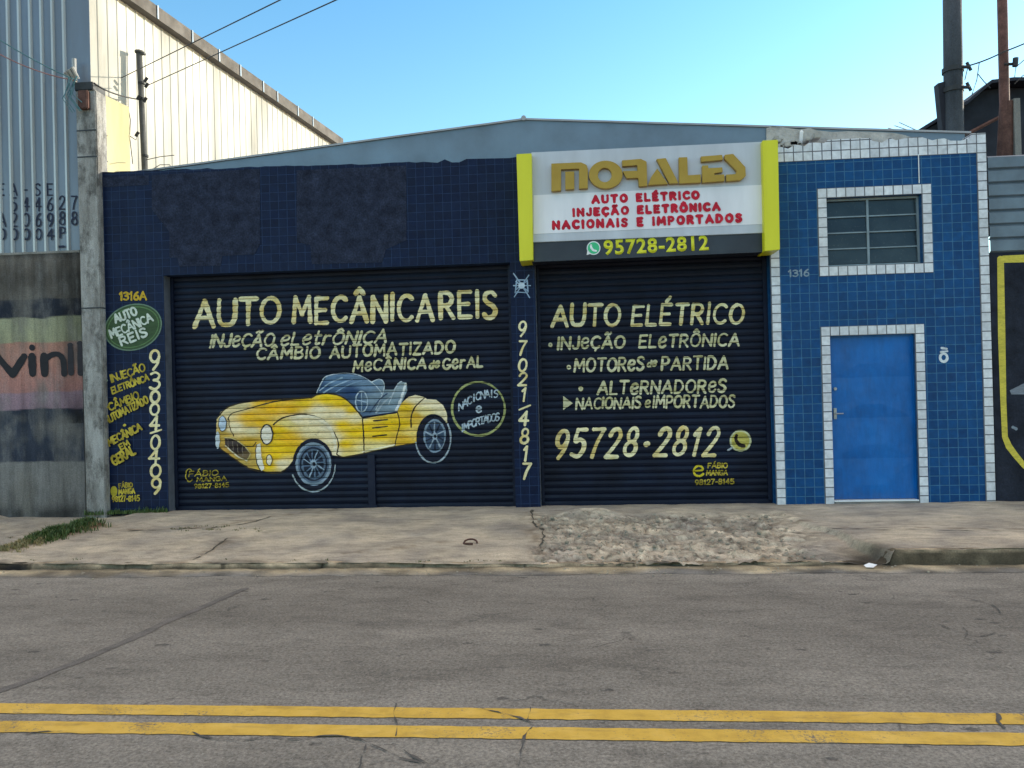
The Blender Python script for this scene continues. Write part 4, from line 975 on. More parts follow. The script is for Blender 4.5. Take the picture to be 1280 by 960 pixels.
# broken mortar and old roof flashing behind it
m_ = MB(); q = [(958, 188), (958, 160), (966, 158), (985, 160), (1000, 162), (1012, 160), (1022, 163), (1040, 165), (1060, 164), (1090, 165), (1115, 166), (1128, 168), (1140, 172), (1140, 182), (1040, 188)]
m_.prism([(X(a, b, .235), Z(a, b, .235)) for a, b in q], .235, .245); build('broken_flashing', m_, M['mortar'], house)
m_ = MB()
for i in range(14):
    m_ = MB(); a = rr.uniform(962, 1020); b = 186-(a-962)*.1-rr.uniform(0, 12); c = at(a, b, .12); s_ = rr.uniform(.015, .05)
    m_.box((c[0]-s_, .05, c[2]-s_*.7), (c[0]+s_, .21, c[2]+s_*.7)); build('mortar_lump', m_, M['mortar'], house, bevel=.008)
m_ = MB(); a = at(1000, 172, .15); m_.add([(a[0], .20, a[2]-.06), (a[0]+.13, .29, a[2]-.05), (a[0]+.12, .27, a[2]+.11), (a[0]+.01, .19, a[2]+.09), (a[0]+.05, .235, a[2]+.13)], [(0, 1, 2, 3), (3, 2, 4)]); build('bent_sheet', m_, M['white'], house)
for a, b, c, d in ((1118, 157, 1145, 166), (1124, 153, 1148, 164), (1110, 160, 1140, 168)):
    m_ = MB(); m_.tube([at(a, b, .5), at(c, d, .5)], .006, 5); build('bent_rod', m_, M['steel'], house)

# window
win = thing_parent = None
YW = .10
m_ = MB(); fw = .028
for a, b, c, d in ((wx0, wx1, wz0, wz0+fw), (wx0, wx1, wz1-fw, wz1), (wx0, wx0+fw, wz0+fw, wz1-fw), (wx1-fw, wx1, wz0+fw, wz1-fw)): m_.box((a, YW-.02, c), (b, YW+.02, d))
wo = build('window', m_, M['frame'], house, bevel=.002)
m_ = MB(); xm = X(1088, 290); m_.box((xm-.014, YW-.022, wz0+fw), (xm+.014, YW+.016, wz1-fw))
for k in range(1, 4):
    z = wz0+fw+(wz1-wz0-2*fw)*k/4; m_.box((wx0+fw, YW-.012, z-.008), (xm-.014, YW+.012, z+.008)); m_.box((xm+.014, YW-.012, z-.008), (wx1-fw, YW+.012, z+.008))
build('glazing_bar', m_, M['frame'], wo)
m_ = MB(); r3 = random.Random(4)
for k in range(4):
    for (a, b) in ((wx0+fw, xm-.014), (xm+.014, wx1-fw)):
        z0_ = wz0+fw+(wz1-wz0-2*fw)*k/4+.008; z1_ = wz0+fw+(wz1-wz0-2*fw)*(k+1)/4-.008; t0 = r3.uniform(.005, .012); t1_ = r3.uniform(-.006, .006)
        m_ = MB(); m_.add([(a, YW-t0-t1_, z0_), (b, YW-t0+t1_, z0_), (b, YW+t0+t1_, z1_), (a, YW+t0-t1_, z1_), (a, YW-t0-t1_+.004, z0_), (b, YW-t0+t1_+.004, z0_), (b, YW+t0+t1_+.004, z1_), (a, YW+t0-t1_+.004, z1_)], [(0, 1, 2, 3), (4, 7, 6, 5), (3, 2, 6, 7), (0, 4, 5, 1), (0, 3, 7, 4), (1, 5, 6, 2)]); build('pane', m_, M['glass'], wo)
m_ = MB(); m_.box((wx0-.02, .225, wz0-.05), (wx1+.02, .26, wz1+.05)); build('dark_backing', m_, M['black'], wo)  # black sheet closing the opening behind the panes

# door: pressed steel sheet with shallow envelope creases
YD = .07; nxd, nzd = 60, 120; m_ = MB()
for j in range(nzd+1):
    for i in range(nxd+1):
        u, v = i/nxd, j/nzd
        k = v*4 % 1.0; e = 1-abs(u-.5)*2
        d_ = .010*max(0, min(e, (1-k)*1.15 if k > .35 else k*2.2))*(1 if v < .985 else 0)
        d_ += .003*fbm(u*2, v*4, 1.3, 3, 91.0)
        m_.v.append((dx0+.012+(dx1-dx0-.024)*u, YD-d_*1.5, dz0+.012+(dz1-dz0-.03)*v))
for j in range(nzd):
    for i in range(nxd): m_.f.append((j*(nxd+1)+i, j*(nxd+1)+i+1, (j+1)*(nxd+1)+i+1, (j+1)*(nxd+1)+i))
m_.m = [0]*len(m_.f)
door = build('door', m_, M['door'], house)
m_ = MB()
m_.box((dx0, YD-.02, dz0), (dx0+.012, YD+.03, dz1)); m_.box((dx1-.012, YD-.02, dz0), (dx1, YD+.03, dz1)); m_.box((dx0+.012, YD-.02, dz1-.018), (dx1-.012, YD+.03, dz1)); build('door_frame', m_, M['door'], door)
m_ = MB(); c = at(1044, 517, YD-.02); m_.box((c[0]-.018, YD-.024, c[2]-.07), (c[0]+.018, YD-.008, c[2]+.07)); m_.tube([(c[0], YD-.05, c[2]), (c[0]+.09, YD-.055, c[2])], .009, 8); m_.tube([(c[0], YD-.01, c[2]), (c[0], YD-.055, c[2])], .008, 8)
c2 = at(1044, 486, YD-.02); m_.tube([(c2[0], YD-.03, c2[2]), (c2[0], YD-.005, c2[2])], .02, 10); build('handle', m_, M['steel'], door)
m_ = MB(); m_.box((dx0+.001, -.03, ZB-.05), (dx1-.001, .2, dz0-.01)); build('doorstep', m_, M['concrete'], house, bevel=.008)
m_ = MB(); m_.box((dx0+.002, -.012, dz0-.0095), (dx1-.002, .12, dz0+.006)); build('threshold', m_, M['white'], house, bevel=.002)
p = Paint(0); p.text('1316', (986, 346), (1011, 345), 8, 1.8, const(130, 148, 164), 0, .2); p.make('painted_number', hw)
p = Paint(0); p.stroke(ell(1179.5, 447, 4.5, 5, 0, 360, 16), 3.5, const(210, 216, 220)); p.stroke([(1177, 435), (1183, 436)], 3, const(200, 206, 212)); p.stroke([(1176, 440), (1184, 439)], 2.6, const(200, 206, 212)); p.make('painted_mark', hw)
m_ = MB(); a = at(1148, 193, -.008); b = at(1149, 229, -.008); m_.tube([a, b], .006, 6); build('thin_conduit', m_, M['white'], house)

# ------------------------------------------------------------------ neighbour on the far right
nb = thing('black_painted_building', (7, 0, ZB), 'black painted wall with yellow outline below grey ribbed siding', 'building')
nx0 = hx1+.02; zs0, zs1 = Z(1262, 315), Z(1262, 207)
m_ = MB(); m_.prism([(nx0, ZB-.05), (30, ZB-.05), (30, zs0), (nx0, zs0)], .02, .3)
nw = build('front_wall', m_, M['neighbour'], nb)
m_ = MB(); n = 7; zz = []; pz = (zs1-zs0)/6.2
k = zs0
pr = [(0, .0), (.12, -.03), (.86, -.03), (.98, .0)]
prow = []
while k < zs1+pz*.2:
    for t, y in pr: prow.append((k+t*pz, .03+y))
    k += pz
for x in (nx0, 30): m_.v += [(x, y, z) for z, y in prow]
q = len(prow); m_.f += [(i, i+q, i+q+1, i+1) for i in range(q-1)]; m_.m = [0]*(q-1)
build('ribbed_siding', m_, M['siding'], nb)
m_ = MB(); m_.box((nx0, .32, ZB), (nx0+.15, 12, 3.3)); m_.box((nx0+.15, 11.8, ZB), (30, 12, 3.3)); build('side_wall', m_, M['neighbour'], nb)
p = Paint(.02)
p.stroke([(1300, 322.5), (1254, 324), (1250.5, 327)], 8.5, const(206, 188, 74), .1); p.stroke([(1250.5, 324), (1252, 420), (1254, 500), (1256, 546), (1261, 558), (1270, 570), (1281, 583), (1300, 592)], 8.5, const(206, 188, 74), .1)
p.make('yellow_outline', nw, cutx=.2)
p = Paint(.02); p.poly([(1262, 488), (1280, 479), (1284, 493), (1264, 493)], const(120, 126, 136)); p.stroke([(1266, 534), (1270, 536)], 4, const(120, 130, 140)); p.make('painted_mark', nw)

# dark shed roof behind it
shed = thing('dark_shed', (8, 3, 3), 'dark shed gable with sagging sheet roof rising behind the tiled house', 'building')
YQ = 2.4
q = [(1140, 172), (1165, 158), (1200, 138), (1230, 113), (1256, 110), (1280, 110), (1330, 112), (1420, 150), (1420, 230), (1140, 230)]
m_ = MB(); m_.prism([(X(a, b, YQ), Z(a, b, YQ)) for a, b in q], YQ, 9); build('gable_wall', m_, M['darkroof'], shed)
m_ = MB(); e = [(1136, 174.5), (1165, 156.5), (1200, 136.5), (1229, 111.5), (1256, 108.5), (1280, 108.5), (1330, 110), (1424, 151)]
pts_ = [(X(a, b, YQ), Z(a, b, YQ)) for a, b in e]
for (a, b), (c, d) in zip(pts_, pts_[1:]): m_.prism([(a, b), (c, d), (c, d+.05), (a, b+.05)], YQ-.25, 9.2)
build('roof', m_, M['darkroof'], shed)
m_ = MB(); m_.tube([at(1208, 168, YQ-.3), at(1262, 140, YQ-.3)], .03, 6); build('purlin', m_, M['rust'], shed)

# ------------------------------------------------------------------ posts on the right
YP = .62
cp = thing('concrete_post', at(1192, 165, YP), 'thick grey weathered post rising behind the white tile parapet', 'post')
a = at(1192.5, 175, YP); b = at(1189.5, -60, YP)
m_ = MB(); m_.tube([(a[0], YP, 4.12), a, tuple((np.array(a)+np.array(b))/2), b], .125, 14, 0, .112); build('shaft', m_, M['darkpost'], cp, smooth=True)
m_ = MB(); c0 = at(1176, 101, YP-.1); c1 = at(1181, 172, YP-.1); m_.prism([(c0[0], c0[2]), (c0[0]+.09, c0[2]+.02), (c1[0]+.09, c1[2]), (c1[0]+.02, c1[2])], YP-.02, YP+.1); build('backing_board', m_, M['darkroof'], cp)
m_ = MB()
for py in (88, 113):
    m_ = MB(); c = at(1191, py, YP); m_.tube([(c[0], YP, c[2]-.03), (c[0], YP, c[2]+.03)], .133, 14); m_.tube([(c[0]+.06, YP-.1, c[2]), (c[0]+.14, YP-.14, c[2]-.02)], .022, 8); m_.tube([(c[0]+.12, YP-.12, c[2]+.05), (c[0]+.17, YP-.12, c[2]-.06)], .02, 8); build('clamp', m_, M['black'], cp)
YR_ = .75
rp = thing('rusty_post', at(1258, 205, YR_), 'thin rusty steel post with a pale board, beside the dark shed roof', 'post')
a = at(1258, 240, YR_); b = at(1251.5, -60, YR_)
m_ = MB(); m_.tube([(a[0], YR_, 0), a, b], .062, 10); build('shaft', m_, M['rust'], rp, smooth=True)
m_ = MB(); c0 = at(1258, 208, YR_); c1 = at(1260.5, 128, YR_); m_.tube([(c0[0]-.02, YR_+.02, 2.8), (c0[0]-.02, YR_+.02, c0[2]), (c1[0], YR_+.02, c1[2])], .10, 8); build('sleeve', m_, M['rust'], rp)
m_ = MB(); m_.box((c1[0]+.02, YR_-.09, c1[2]-.75), (c1[0]+.10, YR_+.0, c1[2]+.02)); build('pale_board', m_, M['concrete'], rp)
m_ = MB(); c = at(1260, 82, YR_); m_.tube([(c[0]-.08, YR_-.05, c[2]), (c[0]+.07, YR_-.07, c[2]-.01)], .02, 8); m_.tube([(c[0]+.04, YR_-.09, c[2]-.05), (c[0]+.05, YR_-.09, c[2]+.06)], .035, 8); build('bracket', m_, M['black'], rp)
def cable(name, pts3, r, mat, label, group=None, sag=.0, n=16, cat='cable'):
    P = []
    for (a, b) in zip(pts3, pts3[1:]):
        for k in range(n):
            t = k/n; P.append(tuple(a[i]+(b[i]-a[i])*t-(sag*4*t*(1-t) if i == 2 else 0) for i in range(3)))
    P.append(tuple(pts3[-1])); m_ = MB(); m_.tube(P, r, 6)
    return tag(build(name, m_, mat, smooth=True), label, cat, group)
cable('barbed_wire', [at(1203, 84, .5), at(1254, 65, .62), at(1330, 30, .8)], .010, M['black'], 'taut dark wire strung from the thick grey post past the rusty one', sag=.02, cat='wire')
m_ = MB()
for q in ([(1224, 79), (1221, 100), (1215, 118)], [(1222, 92), (1230, 102), (1238, 110)], [(1210, 83), (1206, 100)], [(1280, 75), (1270, 84), (1268, 98)], [(1268, 105), (1278, 95), (1290, 88)]): m_.tube([at(a, b, .58) for a, b in q], .006, 5)
tag(build('loose_wire', m_, M['black']), 'bent loose wire ends hanging between the thick grey post and the rusty one', 'wire')

# ------------------------------------------------------------------ left: concrete wall, warehouse
YLW = -.02
gw = thing('graffiti_wall', (-10, 0, ZB), 'weathered concrete wall with faded yellow, coral and navy paint bands', 'wall')
zt_l = Z(50, 318); xw1 = X(104, 450)
wxs = list(np.arange(xw1, -9.2, -.03)); wxs = wxs+[-9.5, -12, -16, -24]
wzs = list(np.arange(ZB-.06, zt_l, .016))+[zt_l]
band = [(700, (64, 62, 58)), (640, (62, 60, 58)), (628, (104, 101, 98)), (600, (124, 121, 118)), (577, (120, 118, 115)), (575.5, (46, 52, 66)), (545, (56, 62, 74)), (512.5, (44, 50, 62)), (511, (138, 114, 124)), (490, (146, 120, 130)), (488.5, (164, 118, 112)),
        (455, (176, 126, 112)), (428.5, (170, 126, 110)), (427, (152, 151, 122)), (397.5, (154, 154, 126)), (396, (36, 42, 54)), (374.5, (42, 47, 58)), (373, (88, 83, 78)), (345, (80, 75, 70)), (325, (104, 97, 90)), (316, (58, 54, 52))]
by = np.array([b[0] for b in band][::-1], float); bc = np.array([srgb(*b[1]) for b in band])[::-1]
m_ = MB(); cols = []
z_of = lambda py: Z(55, py, YLW)
bz = np.array([z_of(v) for v in by])
for z in wzs:
    for x in wxs:
        m_.v.append((x, YLW+.004*fbm(x, z, 5, 3, 101.0), z))
        zz_ = z+.03*fbm(x, z, 2.0, 5, 102.0)
        c = np.array([np.interp(-zz_, -bz, bc[:, i]) for i in range(3)])
        cc = np.array(srgb(112, 108, 102)); n = fbm(x, z, 2.2, 5, 103.0)+.6*fbm(x*3.2, z*.5, 1.6, 4, 104.0)
        c = c+(cc-c)*min(.75, max(0, n*.9))
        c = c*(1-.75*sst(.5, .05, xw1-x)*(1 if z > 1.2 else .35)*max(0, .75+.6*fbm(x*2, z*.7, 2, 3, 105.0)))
        c = c*(1-.45*max(0, fbm(x*4, z*.35, 2.2, 4, 106.0)-.15)*(1 if z > 2.3 else .4))
        cols.append(tuple(np.clip(c, .012, 1)))
nx_ = len(wxs)
for j in range(len(wzs)-1):
    for i in range(nx_-1): m_.f.append((j*nx_+i, (j+1)*nx_+i, (j+1)*nx_+i+1, j*nx_+i+1))
m_.m = [0]*len(m_.f)
gwf = build('painted_face', m_, M['wallpaint'], gw, smooth=True, colors=cols)
m_ = MB(); m_.box((-24, .0, ZB-.06), (xw1, .18, zt_l)); build('core', m_, M['concrete'], gw)
m_ = MB(); m_.box((-24, -.03, zt_l+.001), (xw1, .2, zt_l+.035)); build('coping', m_, M['concrete'], gw, bevel=.006)
p = Paint(YLW-.004); BK = const(34, 32, 38)
p.stroke([(-3, 446), (16, 468)], 9, BK); p.stroke([(16, 468), (30, 446)], 9, BK); p.stroke([(40, 445), (41, 467)], 8.5, BK); p.stroke([(40, 434), (40.5, 435)], 7, BK)
p.stroke([(55, 445), (56, 467)], 9, BK); p.stroke(sp([(56, 450), (64, 444), (73, 443), (79, 450), (80.5, 467)]), 8, BK); p.stroke([(88, 432), (89, 466)], 7.5, const(44, 40, 46)); p.stroke([(100, 430), (101, 466)], 8, const(44, 40, 46)); 
p.make('painted_lettering', gwf)

wh = thing('warehouse', (-7, 4, 0), 'tall warehouse clad in ribbed metal, sunlit cream side wall and shaded grey front', 'building')
YC = .06
C0 = at(118, 300, YC); ang = R(8.9); dx, dy = math.sin(ang), math.cos(ang)
P0 = (C0[0], YC, 0)
rl = [onplane(150, 0, P0, dx, dy), onplane(415, 180, P0, dx, dy)]
zroof = .5*(rl[0][2]+rl[1][2]); print('ROOFLINE', rl)
def side(t, off=0): return (P0[0]+dx*t+dy*off, P0[1]+dy*t-dx*off)
# roof line rises or falls linearly between the two sighted points
t0 = math.dist(rl[0][:2], P0[:2]); t1 = math.dist(rl[1][:2], P0[:2]); kz = (rl[1][2]-rl[0][2])/(t1-t0)
zrl = lambda t: rl[0][2]+kz*(t-t0)
Tend = t1+.3
m_ = MB(); per = .19; rib = []
t = 0.0
while t < Tend:
    for u, o in ((0, 0), (.13, 0), (.142, .009), (.175, .009)): rib.append((t+u, o))
    t += per
for tt, o in rib:
    x, y = side(tt, o); m_.v += [(x, y, 0), (x, y, zrl(tt))]
m_.f = [(2*i, 2*i+2, 2*i+3, 2*i+1) for i in range(len(rib)-1)]; m_.m = [0]*len(m_.f)
build('side_cladding', m_, M['clad_side'], wh)
m_ = MB(); per = .163; rib = [(0, 0)]
t = P0[0]-X(85, 250, YC)-.025
zf0 = zt_l+.045
while t < 9:
    for u, o in ((0, 0), (.012, -.03), (.038, -.03), (.05, 0)): rib.append((t+u, o))
    t += per
for tt, o in rib: m_.v += [(P0[0]-tt, YC+o-.0, zf0), (P0[0]-tt, YC+o, zrl(0)+1)]
m_.f = [(2*i, 2*i+1, 2*i+3, 2*i+2) for i in range(len(rib)-1)]; m_.m = [0]*len(m_.f)
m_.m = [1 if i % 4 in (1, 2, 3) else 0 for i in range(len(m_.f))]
wf = build('front_cladding', m_, [M['clad_front'], M['clad_lit']], wh)
m_ = MB()                                              # verge along the roof
for k in range(40):
    ta, tb = Tend*k/40, Tend*(k+1)/40
    (xa, ya_), (xb, yb_) = side(ta, -.1), side(tb, -.1); (xc_, yc_), (xd, yd_) = side(ta, .14), side(tb, .14)
    za, zb = zrl(ta), zrl(tb)
    m_.add([(xa, ya_, za), (xb, yb_, zb), (xd, yd_, zb), (xc_, yc_, za), (xa, ya_, za+.22), (xb, yb_, zb+.22), (xd, yd_, zb+.2), (xc_, yc_, za+.2)], [(0, 3, 2, 1), (4, 5, 6, 7), (3, 7, 6, 2), (0, 1, 5, 4)])
build('roof_verge', m_, M['fascia'], wh)
m_ = MB(); a = side(0, -.1); b = side(Tend, -.1)
m_.add([(a[0], a[1], zrl(0)+.2), (b[0], b[1], zrl(Tend)+.2), (b[0]-14, b[1], zrl(Tend)+1.6), (a[0]-14, a[1], zrl(0)+1.6)], [(0, 1, 2, 3)]); build('roof', m_, M['roofsheet'], wh)
for px, py in ((186, 14), (230, 45), (264, 69), (291, 88), (320, 108), (338, 122), (364, 140), (383, 155)):
    q = onplane(px, py, P0, dx, dy); t = math.dist(q[:2], P0[:2]); m_ = MB(); a = side(t, .142); b = side(t+.03, .142); c = side(t+.03, .155); d = side(t, .155)
    z0_, z1_ = zrl(t)+.0, zrl(t)+.205
    m_.add([(*a, z0_), (*b, z0_), (*c, z0_), (*d, z0_), (*a, z1_), (*b, z1_), (*c, z1_), (*d, z1_)], [(0, 1, 2, 3), (4, 7, 6, 5), (3, 2, 6, 7), (0, 3, 7, 4), (1, 5, 6, 2), (0, 4, 5, 1)])
    build('roof_bracket', m_, M['galv'], wh)
m_ = MB(); a = side(.05, .04); b = side(.62, .04); c = side(.62, .09); d = side(.05, .09); z1_ = Z(128, 112)
m_.add([(*a, 3), (*b, 3), (*c, 3), (*d, 3), (*a, z1_), (*b, z1_), (*c, z1_), (*d, z1_)], [(0, 1, 2, 3), (4, 7, 6, 5), (3, 2, 6, 7), (0, 3, 7, 4), (1, 5, 6, 2), (0, 4, 5, 1)])
build('corner_render', m_, M['paleyellow'], wh)
p = Paint(YC-.001); DK = const(36, 44, 66)
rows = [(237, 'EA-SE', 14), (255.5, 'I544627', 16), (275, 'A206988', 16), (293, '00004P', 13)]
for cy, L, h_ in rows:
    for i, ch in enumerate(L): p.glyphs([(ch, 2+15.1*i+(cy-240)*.03, cy-(2 if i > 4 else 0))], h_, 11, 1.9, DK)
p.glyphs([('-', 77, 308)], 10, 20, 3, DK)
p.make('painted_lettering', wf)

# concrete service post in front of the corner
sp_ = thing('service_post', at(120, 648, -.08), 'square weathered concrete post with wiring box between the graffiti wall and workshop', 'post')
YV = -.10
q = [(94, 112), (119.5, 112), (133.5, 646), (108, 650)]
m_ = MB(); pl = [(X(a, b, YV), Z(a, b, YV)) for a, b in q]
m_.prism([pl[0], pl[1], (pl[2][0]-.01, pl[2][1]-.05), (pl[3][0], pl[3][1]-.05)], YV, YV+.24); build('shaft', m_, M['polecon'], sp_, bevel=.012)
m_ = MB(); c = at(106, 124, YV-.05); m_.box((c[0]-.09, YV-.07, c[2]-.13), (c[0]+.05, YV-.002, c[2]+.12)); build('wiring_box', m_, M['rust'], sp_, bevel=.01)
m_ = MB(); c = at(106, 108, YV); m_.box((c[0]-.13, YV-.03, c[2]-.06), (c[0]+.13, YV+.26, c[2]+.05)); build('steel_cap', m_, M['black'], sp_, bevel=.008)
m_ = MB(); c = at(90, 90, YV); m_.tube([(c[0], YV+.05, c[2]+.2), (c[0], YV+.05, c[2]-.12)], .03, 8)
for k in range(3): m_.tube([(c[0]-.06+.05*k, YV-.06, c[2]-.02+.03*k), (c[0]-.03+.05*k, YV+.02, c[2]-.09)], .026, 8)
build('insulator', m_, M['ivory'], sp_)
m_ = MB()
r5 = random.Random(9)
for k in range(7):
    a = at(84+r5.uniform(0, 14), 98+r5.uniform(-4, 6), YV-.09); b = at(88+r5.uniform(0, 20), 125+r5.uniform(0, 18), YV-.09); mid = ((a[0]+b[0])/2+r5.uniform(-.12, .06), YV-.1-r5.uniform(0, .05), (a[2]+b[2])/2-.05)
    m_ = MB(); m_.tube([a, mid, b], .006, 5); build('loose_lead', m_, M['cableteal'], sp_)
m_ = MB()
for py in (163, 196, 385):
    m_ = MB(); c = at(107+(py-112)*.026, py, YV); m_.box((c[0]-.14, YV-.006, c[2]-.008), (c[0]+.14, YV+.246, c[2]+.008)); build('wire_strap', m_, M['darkpost'], sp_)

# slim pole behind the parapet
YM = .8
mp = thing('service_mast', at(180, 210, YM), 'slim dark steel mast with insulators standing behind the navy parapet', 'mast')
a = at(181, 214, YM); b = at(174, 66, YM)
m_ = MB(); m_.tube([(a[0], YM, a[2]-.4), a, b], .042, 10); build('shaft', m_, M['midpost'], mp, smooth=True)
m_ = MB(); m_.tube([(b[0], YM, b[2]), (b[0], YM, b[2]+.025)], .065, 10); m_.box((b[0], YM-.03, b[2]-.03), (b[0]+.09, YM+.03, b[2]-.005)); build('cap', m_, M['midpost'], mp)
m_ = MB()
for px, py in ((183, 100), (184, 107), (182, 125), (174, 122), (172, 168)):
    m_ = MB(); c = at(px, py, YM-.06); m_.tube([(c[0]-.03, YM-.06, c[2]-.025), (c[0]+.02, YM-.07, c[2]+.03)], .022, 8); build('insulator', m_, M['black'], mp)
m_ = MB()
for py in (104, 124, 195):
    m_ = MB(); c = at(175+(py-66)*.048, py, YM); m_.tube([(c[0], YM, c[2]-.015), (c[0], YM, c[2]+.015)], .05, 10); build('clamp', m_, M['black'], mp)
m_ = MB()
for q in ([(160, 133), (163, 150), (162, 170), (166, 205)], [(172, 168), (170, 175), (162, 170)], [(135, 198), (110, 196), (98, 194)], [(182, 200), (200, 196), (218, 194)], [(190, 212), (200, 206), (212, 206), (216, 212)]): m_ = MB(); m_.tube([at(u, v, YM-.1) for u, v in q], .006, 5); build('loose_lead', m_, M['midpost'], mp)

def far_end(a, b, k): return tuple(a[i]+(b[i]-a[i])*k for i in range(3))
a = at(186, 106, YM-.1); b = at(420, 0, -3)
cable('overhead_cable', [a, far_end(a, b, 2.0)], .006, M['cable'], 'overhead cable tied to the slim mast, the lower one against the sky', 'overhead cables from the mast', n=30)
a = at(140, 103, YM+.2); b = at(350, 0, -3)
cable('overhead_cable', [a, far_end(a, b, 2.0)], .006, M['cable'], 'overhead cable passing behind the slim mast, the upper one against the sky', 'overhead cables from the mast', n=30)
a = at(97, 101, YV-.05)
cable('service_cable', [at(-60, 32, -.6), at(0, 50, -.4), a], .008, M['cableteal'], 'upper teal cable sagging from the service post across the ribbed metal', 'service cables', sag=.03)
cable('service_cable', [at(-60, 48, -.6), at(0, 68, -.4), a], .008, M['cablepink'], 'lower pinkish cable sagging from the service post across the ribbed metal', 'service cables', sag=.05)
cable('service_cable', [at(118, 104, YV), at(140, 116, .3), at(172, 124, YM-.05)], .010, M['cable'], 'dark bundled cable from the service post to the slim mast', 'service cables', sag=.01)

# ------------------------------------------------------------------ small things on the ground
m_ = MB(); rk = random.Random(31)
def stone(m_, x, y, z, s):
    n0 = 6; vs_ = []
    for th in range(3):
        for k in range(n0):
            a = 2*math.pi*k/n0+rk.uniform(-.3, .3); rr_ = s*(1, .9, .4)[th]*rk.uniform(.7, 1.2); vs_.append((x+rr_*math.cos(a), y+rr_*math.sin(a), z+s*(-.3, .35, .75)[th]*rk.uniform(.8, 1.1)))
    fs = [(t*n0+k, t*n0+(k+1) % n0, (t+1)*n0+(k+1) % n0, (t+1)*n0+k) for t in range(2) for k in range(n0)]+[tuple(range(2*n0, 3*n0))]
    m_.add(vs_, fs)
cnt = 0
while cnt < 900:
    x = rk.uniform(xr0-.2, xr1+.1); y = rk.uniform(-2.8, -.4)
    if rub(x, y) > rk.uniform(.2, 1.0): stone(m_, x, y, hs(x, y), rk.choice((.006, .008, .01, .012, .016, .024))); cnt += 1
for k in range(260):
    x = rk.uniform(-7, 6); y = YK-abs(rk.gauss(0, .13)); stone(m_, x, y, ZR+.008, rk.choice((.005, .007, .009, .013)))
tag(build('rubble', m_, plain('rubble_stone', srgb(150, 140, 122), .95, 0, .35, 12, .5, 60)), kind='stuff')

def blades(m_, cols, x, y, z, h, n, spread, c0, c1, lean=.5):
    for k in range(n):
        bx, by_ = x+rk.gauss(0, spread), y+rk.gauss(0, spread*.6); a = rk.uniform(0, 6.28); hh = h*rk.uniform(.4, 1.2); wd_ = rk.uniform(.003, .006)
        lx, ly = math.cos(a)*hh*lean*rk.random(), math.sin(a)*hh*lean*rk.random()
        px_, py_ = -math.sin(a)*wd_, math.cos(a)*wd_; i = len(m_.v)
        m_.v += [(bx-px_, by_-py_, z-.01), (bx+px_, by_+py_, z-.01), (bx+lx*.4+px_*.8, by_+ly*.4+py_*.8, z+hh*.6), (bx+lx*.4-px_*.8, by_+ly*.4-py_*.8, z+hh*.6), (bx+lx, by_+ly, z+hh*(.95-.3*rk.random()))]
        m_.f += [(i, i+1, i+2, i+3), (i+3, i+2, i+4)]; m_.m += [0, 0]
        t = rk.random(); c = tuple(c0[j]+(c1[j]-c0[j])*t for j in range(3)); cols += [c]*5
GR0, GR1, STRAW = (.03, .07, .015), (.09, .14, .03), (.30, .24, .11)
m_ = MB(); cols = []
for k in range(60):
    px = rk.uniform(112, 210); x, y, _ = at(px, 640, -.03); blades(m_, cols, x, -.03-rk.random()*.05-(.06 if px < 132 else 0), -.03, .05+(.04 if rk.random() > .8 else 0), 14, .03, GR0, GR1)
for k in range(46):                                   # tufts along the kerb, the joints and the lower slab
    q_ = rk.choice((gnd(rk.uniform(0, 60), rk.uniform(664, 690), -.07), (rk.uniform(-6.5, 1.5), -2.72+rk.gauss(0, .03), 0), gnd(rk.uniform(200, 330), 664-rk.random()*6, -.05)))
    blades(m_, cols, q_[0], q_[1], hs(q_[0], q_[1]), .022, 8, .025, (.10, .11, .04), (.20, .18, .08), 1.2)
o = build('grass', m_, M['grass'], colors=cols); tag(o, kind='stuff')
m_ = MB(); cols = []
for k in range(620):
    t = rk.random(); x = RA[0]+(RB[0]-RA[0])*t+rk.gauss(0, .07); y = RA[1]+(RB[1]-RA[1])*t+rk.gauss(0, .075)
    st = t < .3 or rk.random() < .2; blades(m_, cols, x, y, hs(x, y), .05 if st else .085, 11, .03, STRAW if st else GR0, (.22, .2, .08) if st else GR1, 1.0)
o = build('grass', m_, M['grass'], colors=cols); tag(o, kind='stuff')

# cracks and a repaired seam
def groundribbon(name, lines, mat, zf, closed=False):
    m_ = MB()
    for pts, wd in lines:
        P = smooth_path(pts, 7); N = len(P); v = []
        for i, (x, y) in enumerate(P):
            a = P[max(i-1, 0)]; b = P[min(i+1, N-1)]; d = Vector((b[0]-a[0], b[1]-a[1])).normalized()
            jx = (wd*1.1 if wd < .05 else .02)*fbm(x, y, 9 if wd < .05 else 5, 3, 111.0); h_ = wd*.5*max(.08, .75+(1.9 if wd < .05 else .35)*fbm(x, y, 11, 4, 112.0))*(1 if 0 < i < N-1 else .2)
            v += [(x-d.y*(h_+jx), y+d.x*(h_+jx), zf(x, y)), (x-d.y*(-h_+jx), y+d.x*(-h_+jx), zf(x, y))]
        m_.add(v, [(2*i, 2*i+1, 2*i+3, 2*i+2) for i in range(N-1)])
    return struct(name, m_, mat)
def gp(q, z): return [gnd(a, b, z)[:2] for a, b in q]
dk = plain('crack_dark', (.075, .069, .06), .95, 0, .3, 9, 0)
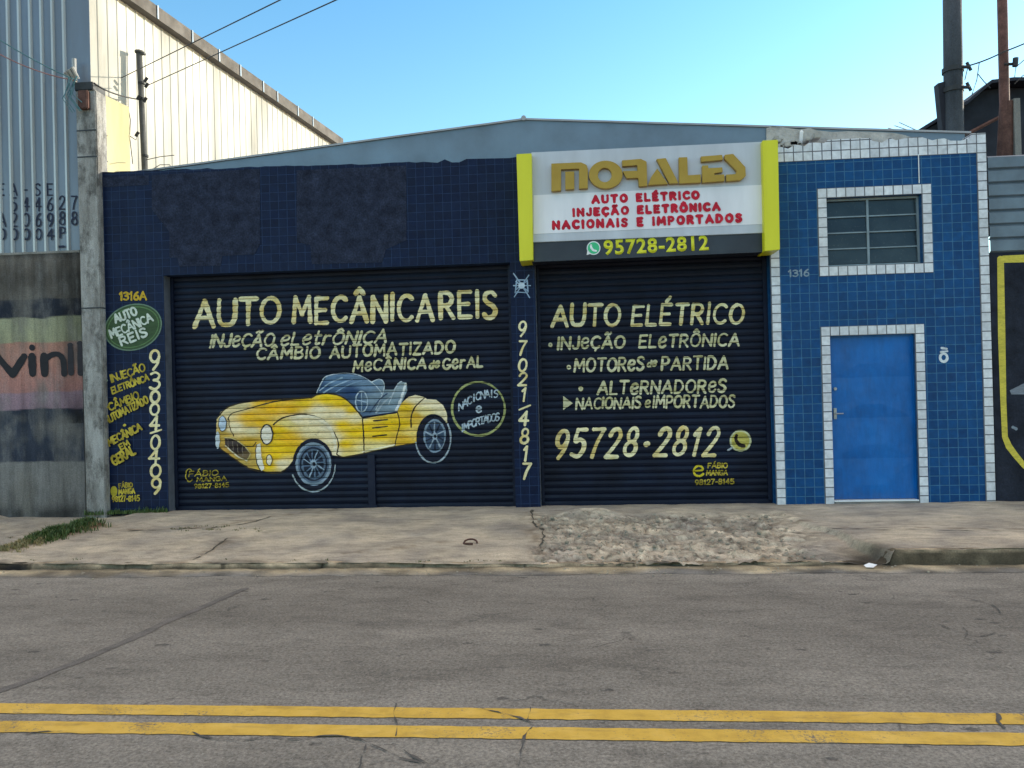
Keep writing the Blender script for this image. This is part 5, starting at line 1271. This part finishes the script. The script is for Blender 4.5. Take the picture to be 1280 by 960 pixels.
groundribbon('road_crack', [(gp([(665, 885), (660, 900), (666, 908), (655, 925), (648, 960)], ZR), .009), (gp([(495, 880), (493, 893), (496, 908), (494, 922)], ZR), .007), (gp([(240, 916), (262, 924), (300, 926), (330, 923), (370, 925), (420, 921), (455, 927), (490, 944), (530, 956)], ZR), .009),
   (gp([(460, 930), (452, 948), (445, 966)], ZR), .010), (gp([(505, 938), (520, 948), (540, 960)], ZR), .009), (gp([(1246, 893), (1249, 905), (1256, 912)], ZR), .012), (gp([(0, 920), (40, 917), (80, 914)], ZR), .012), (gp([(600, 886), (640, 896), (660, 902)], ZR), .012),
   (gp([(1130, 745), (1200, 748), (1240, 757), (1252, 770)], ZR), .008), (gp([(1170, 780), (1220, 796), (1248, 790)], ZR), .006)], dk, lambda x, y: ZR+.0072)
groundribbon('repaired_seam', [(gp([(310, 735), (270, 752), (215, 775), (150, 805), (60, 842), (-60, 885)], ZR), .10)], plain('tar_seam', (.128, .116, .100), .85, 0, .3, 8, .5, 60, fine=.45, fs=95), lambda x, y: ZR+.003)
groundribbon('pavement_crack', [(gp([(948, 660), (1000, 663), (1060, 664), (1140, 666), (1220, 667), (1300, 668)], -.04), .014), (gp([(665, 640), (668, 655), (680, 664), (672, 680)], -.05), .03), (gp([(150, 665), (200, 663), (255, 661), (300, 657), (340, 648)], -.05), .018), (gp([(240, 700), (262, 690), (285, 676)], -.08), .02)],
   plain('crack_dirt', (.075, .065, .045), .95, 0, .4, 9, 0), lambda x, y: hs(x, y)+.005)

# small iron eye in the pavement and scraps of litter
c = gnd(588, 679, -.07); z = hs(c[0], c[1])
m_ = MB(); m_.tube([(c[0]+.07*math.cos(t), c[1]+.05*math.sin(t), z+.012+.03*max(0, math.sin(t))) for t in np.linspace(0, 5.2, 16)], .010, 6)
tag(build('iron_ring', m_, M['rust'], smooth=True), 'small broken iron ring set in the pale pavement before the wide shutter', 'iron ring')
c = gnd(1090, 709, -.13); m_ = MB(); z = ZR+.02
m_.add([(c[0]-.05, c[1], z), (c[0], c[1]-.03, z+.004), (c[0]+.05, c[1]+.01, z+.02), (c[0]-.01, c[1]+.04, z+.03), (c[0]-.06, c[1]+.03, z+.012)], [(0, 1, 2, 3), (0, 3, 4)])
tag(build('paper_scrap', m_, M['white']), 'scrap of white paper lying in the gutter beside the stained kerb end', 'litter')
print('DONE', len(bpy.data.objects))
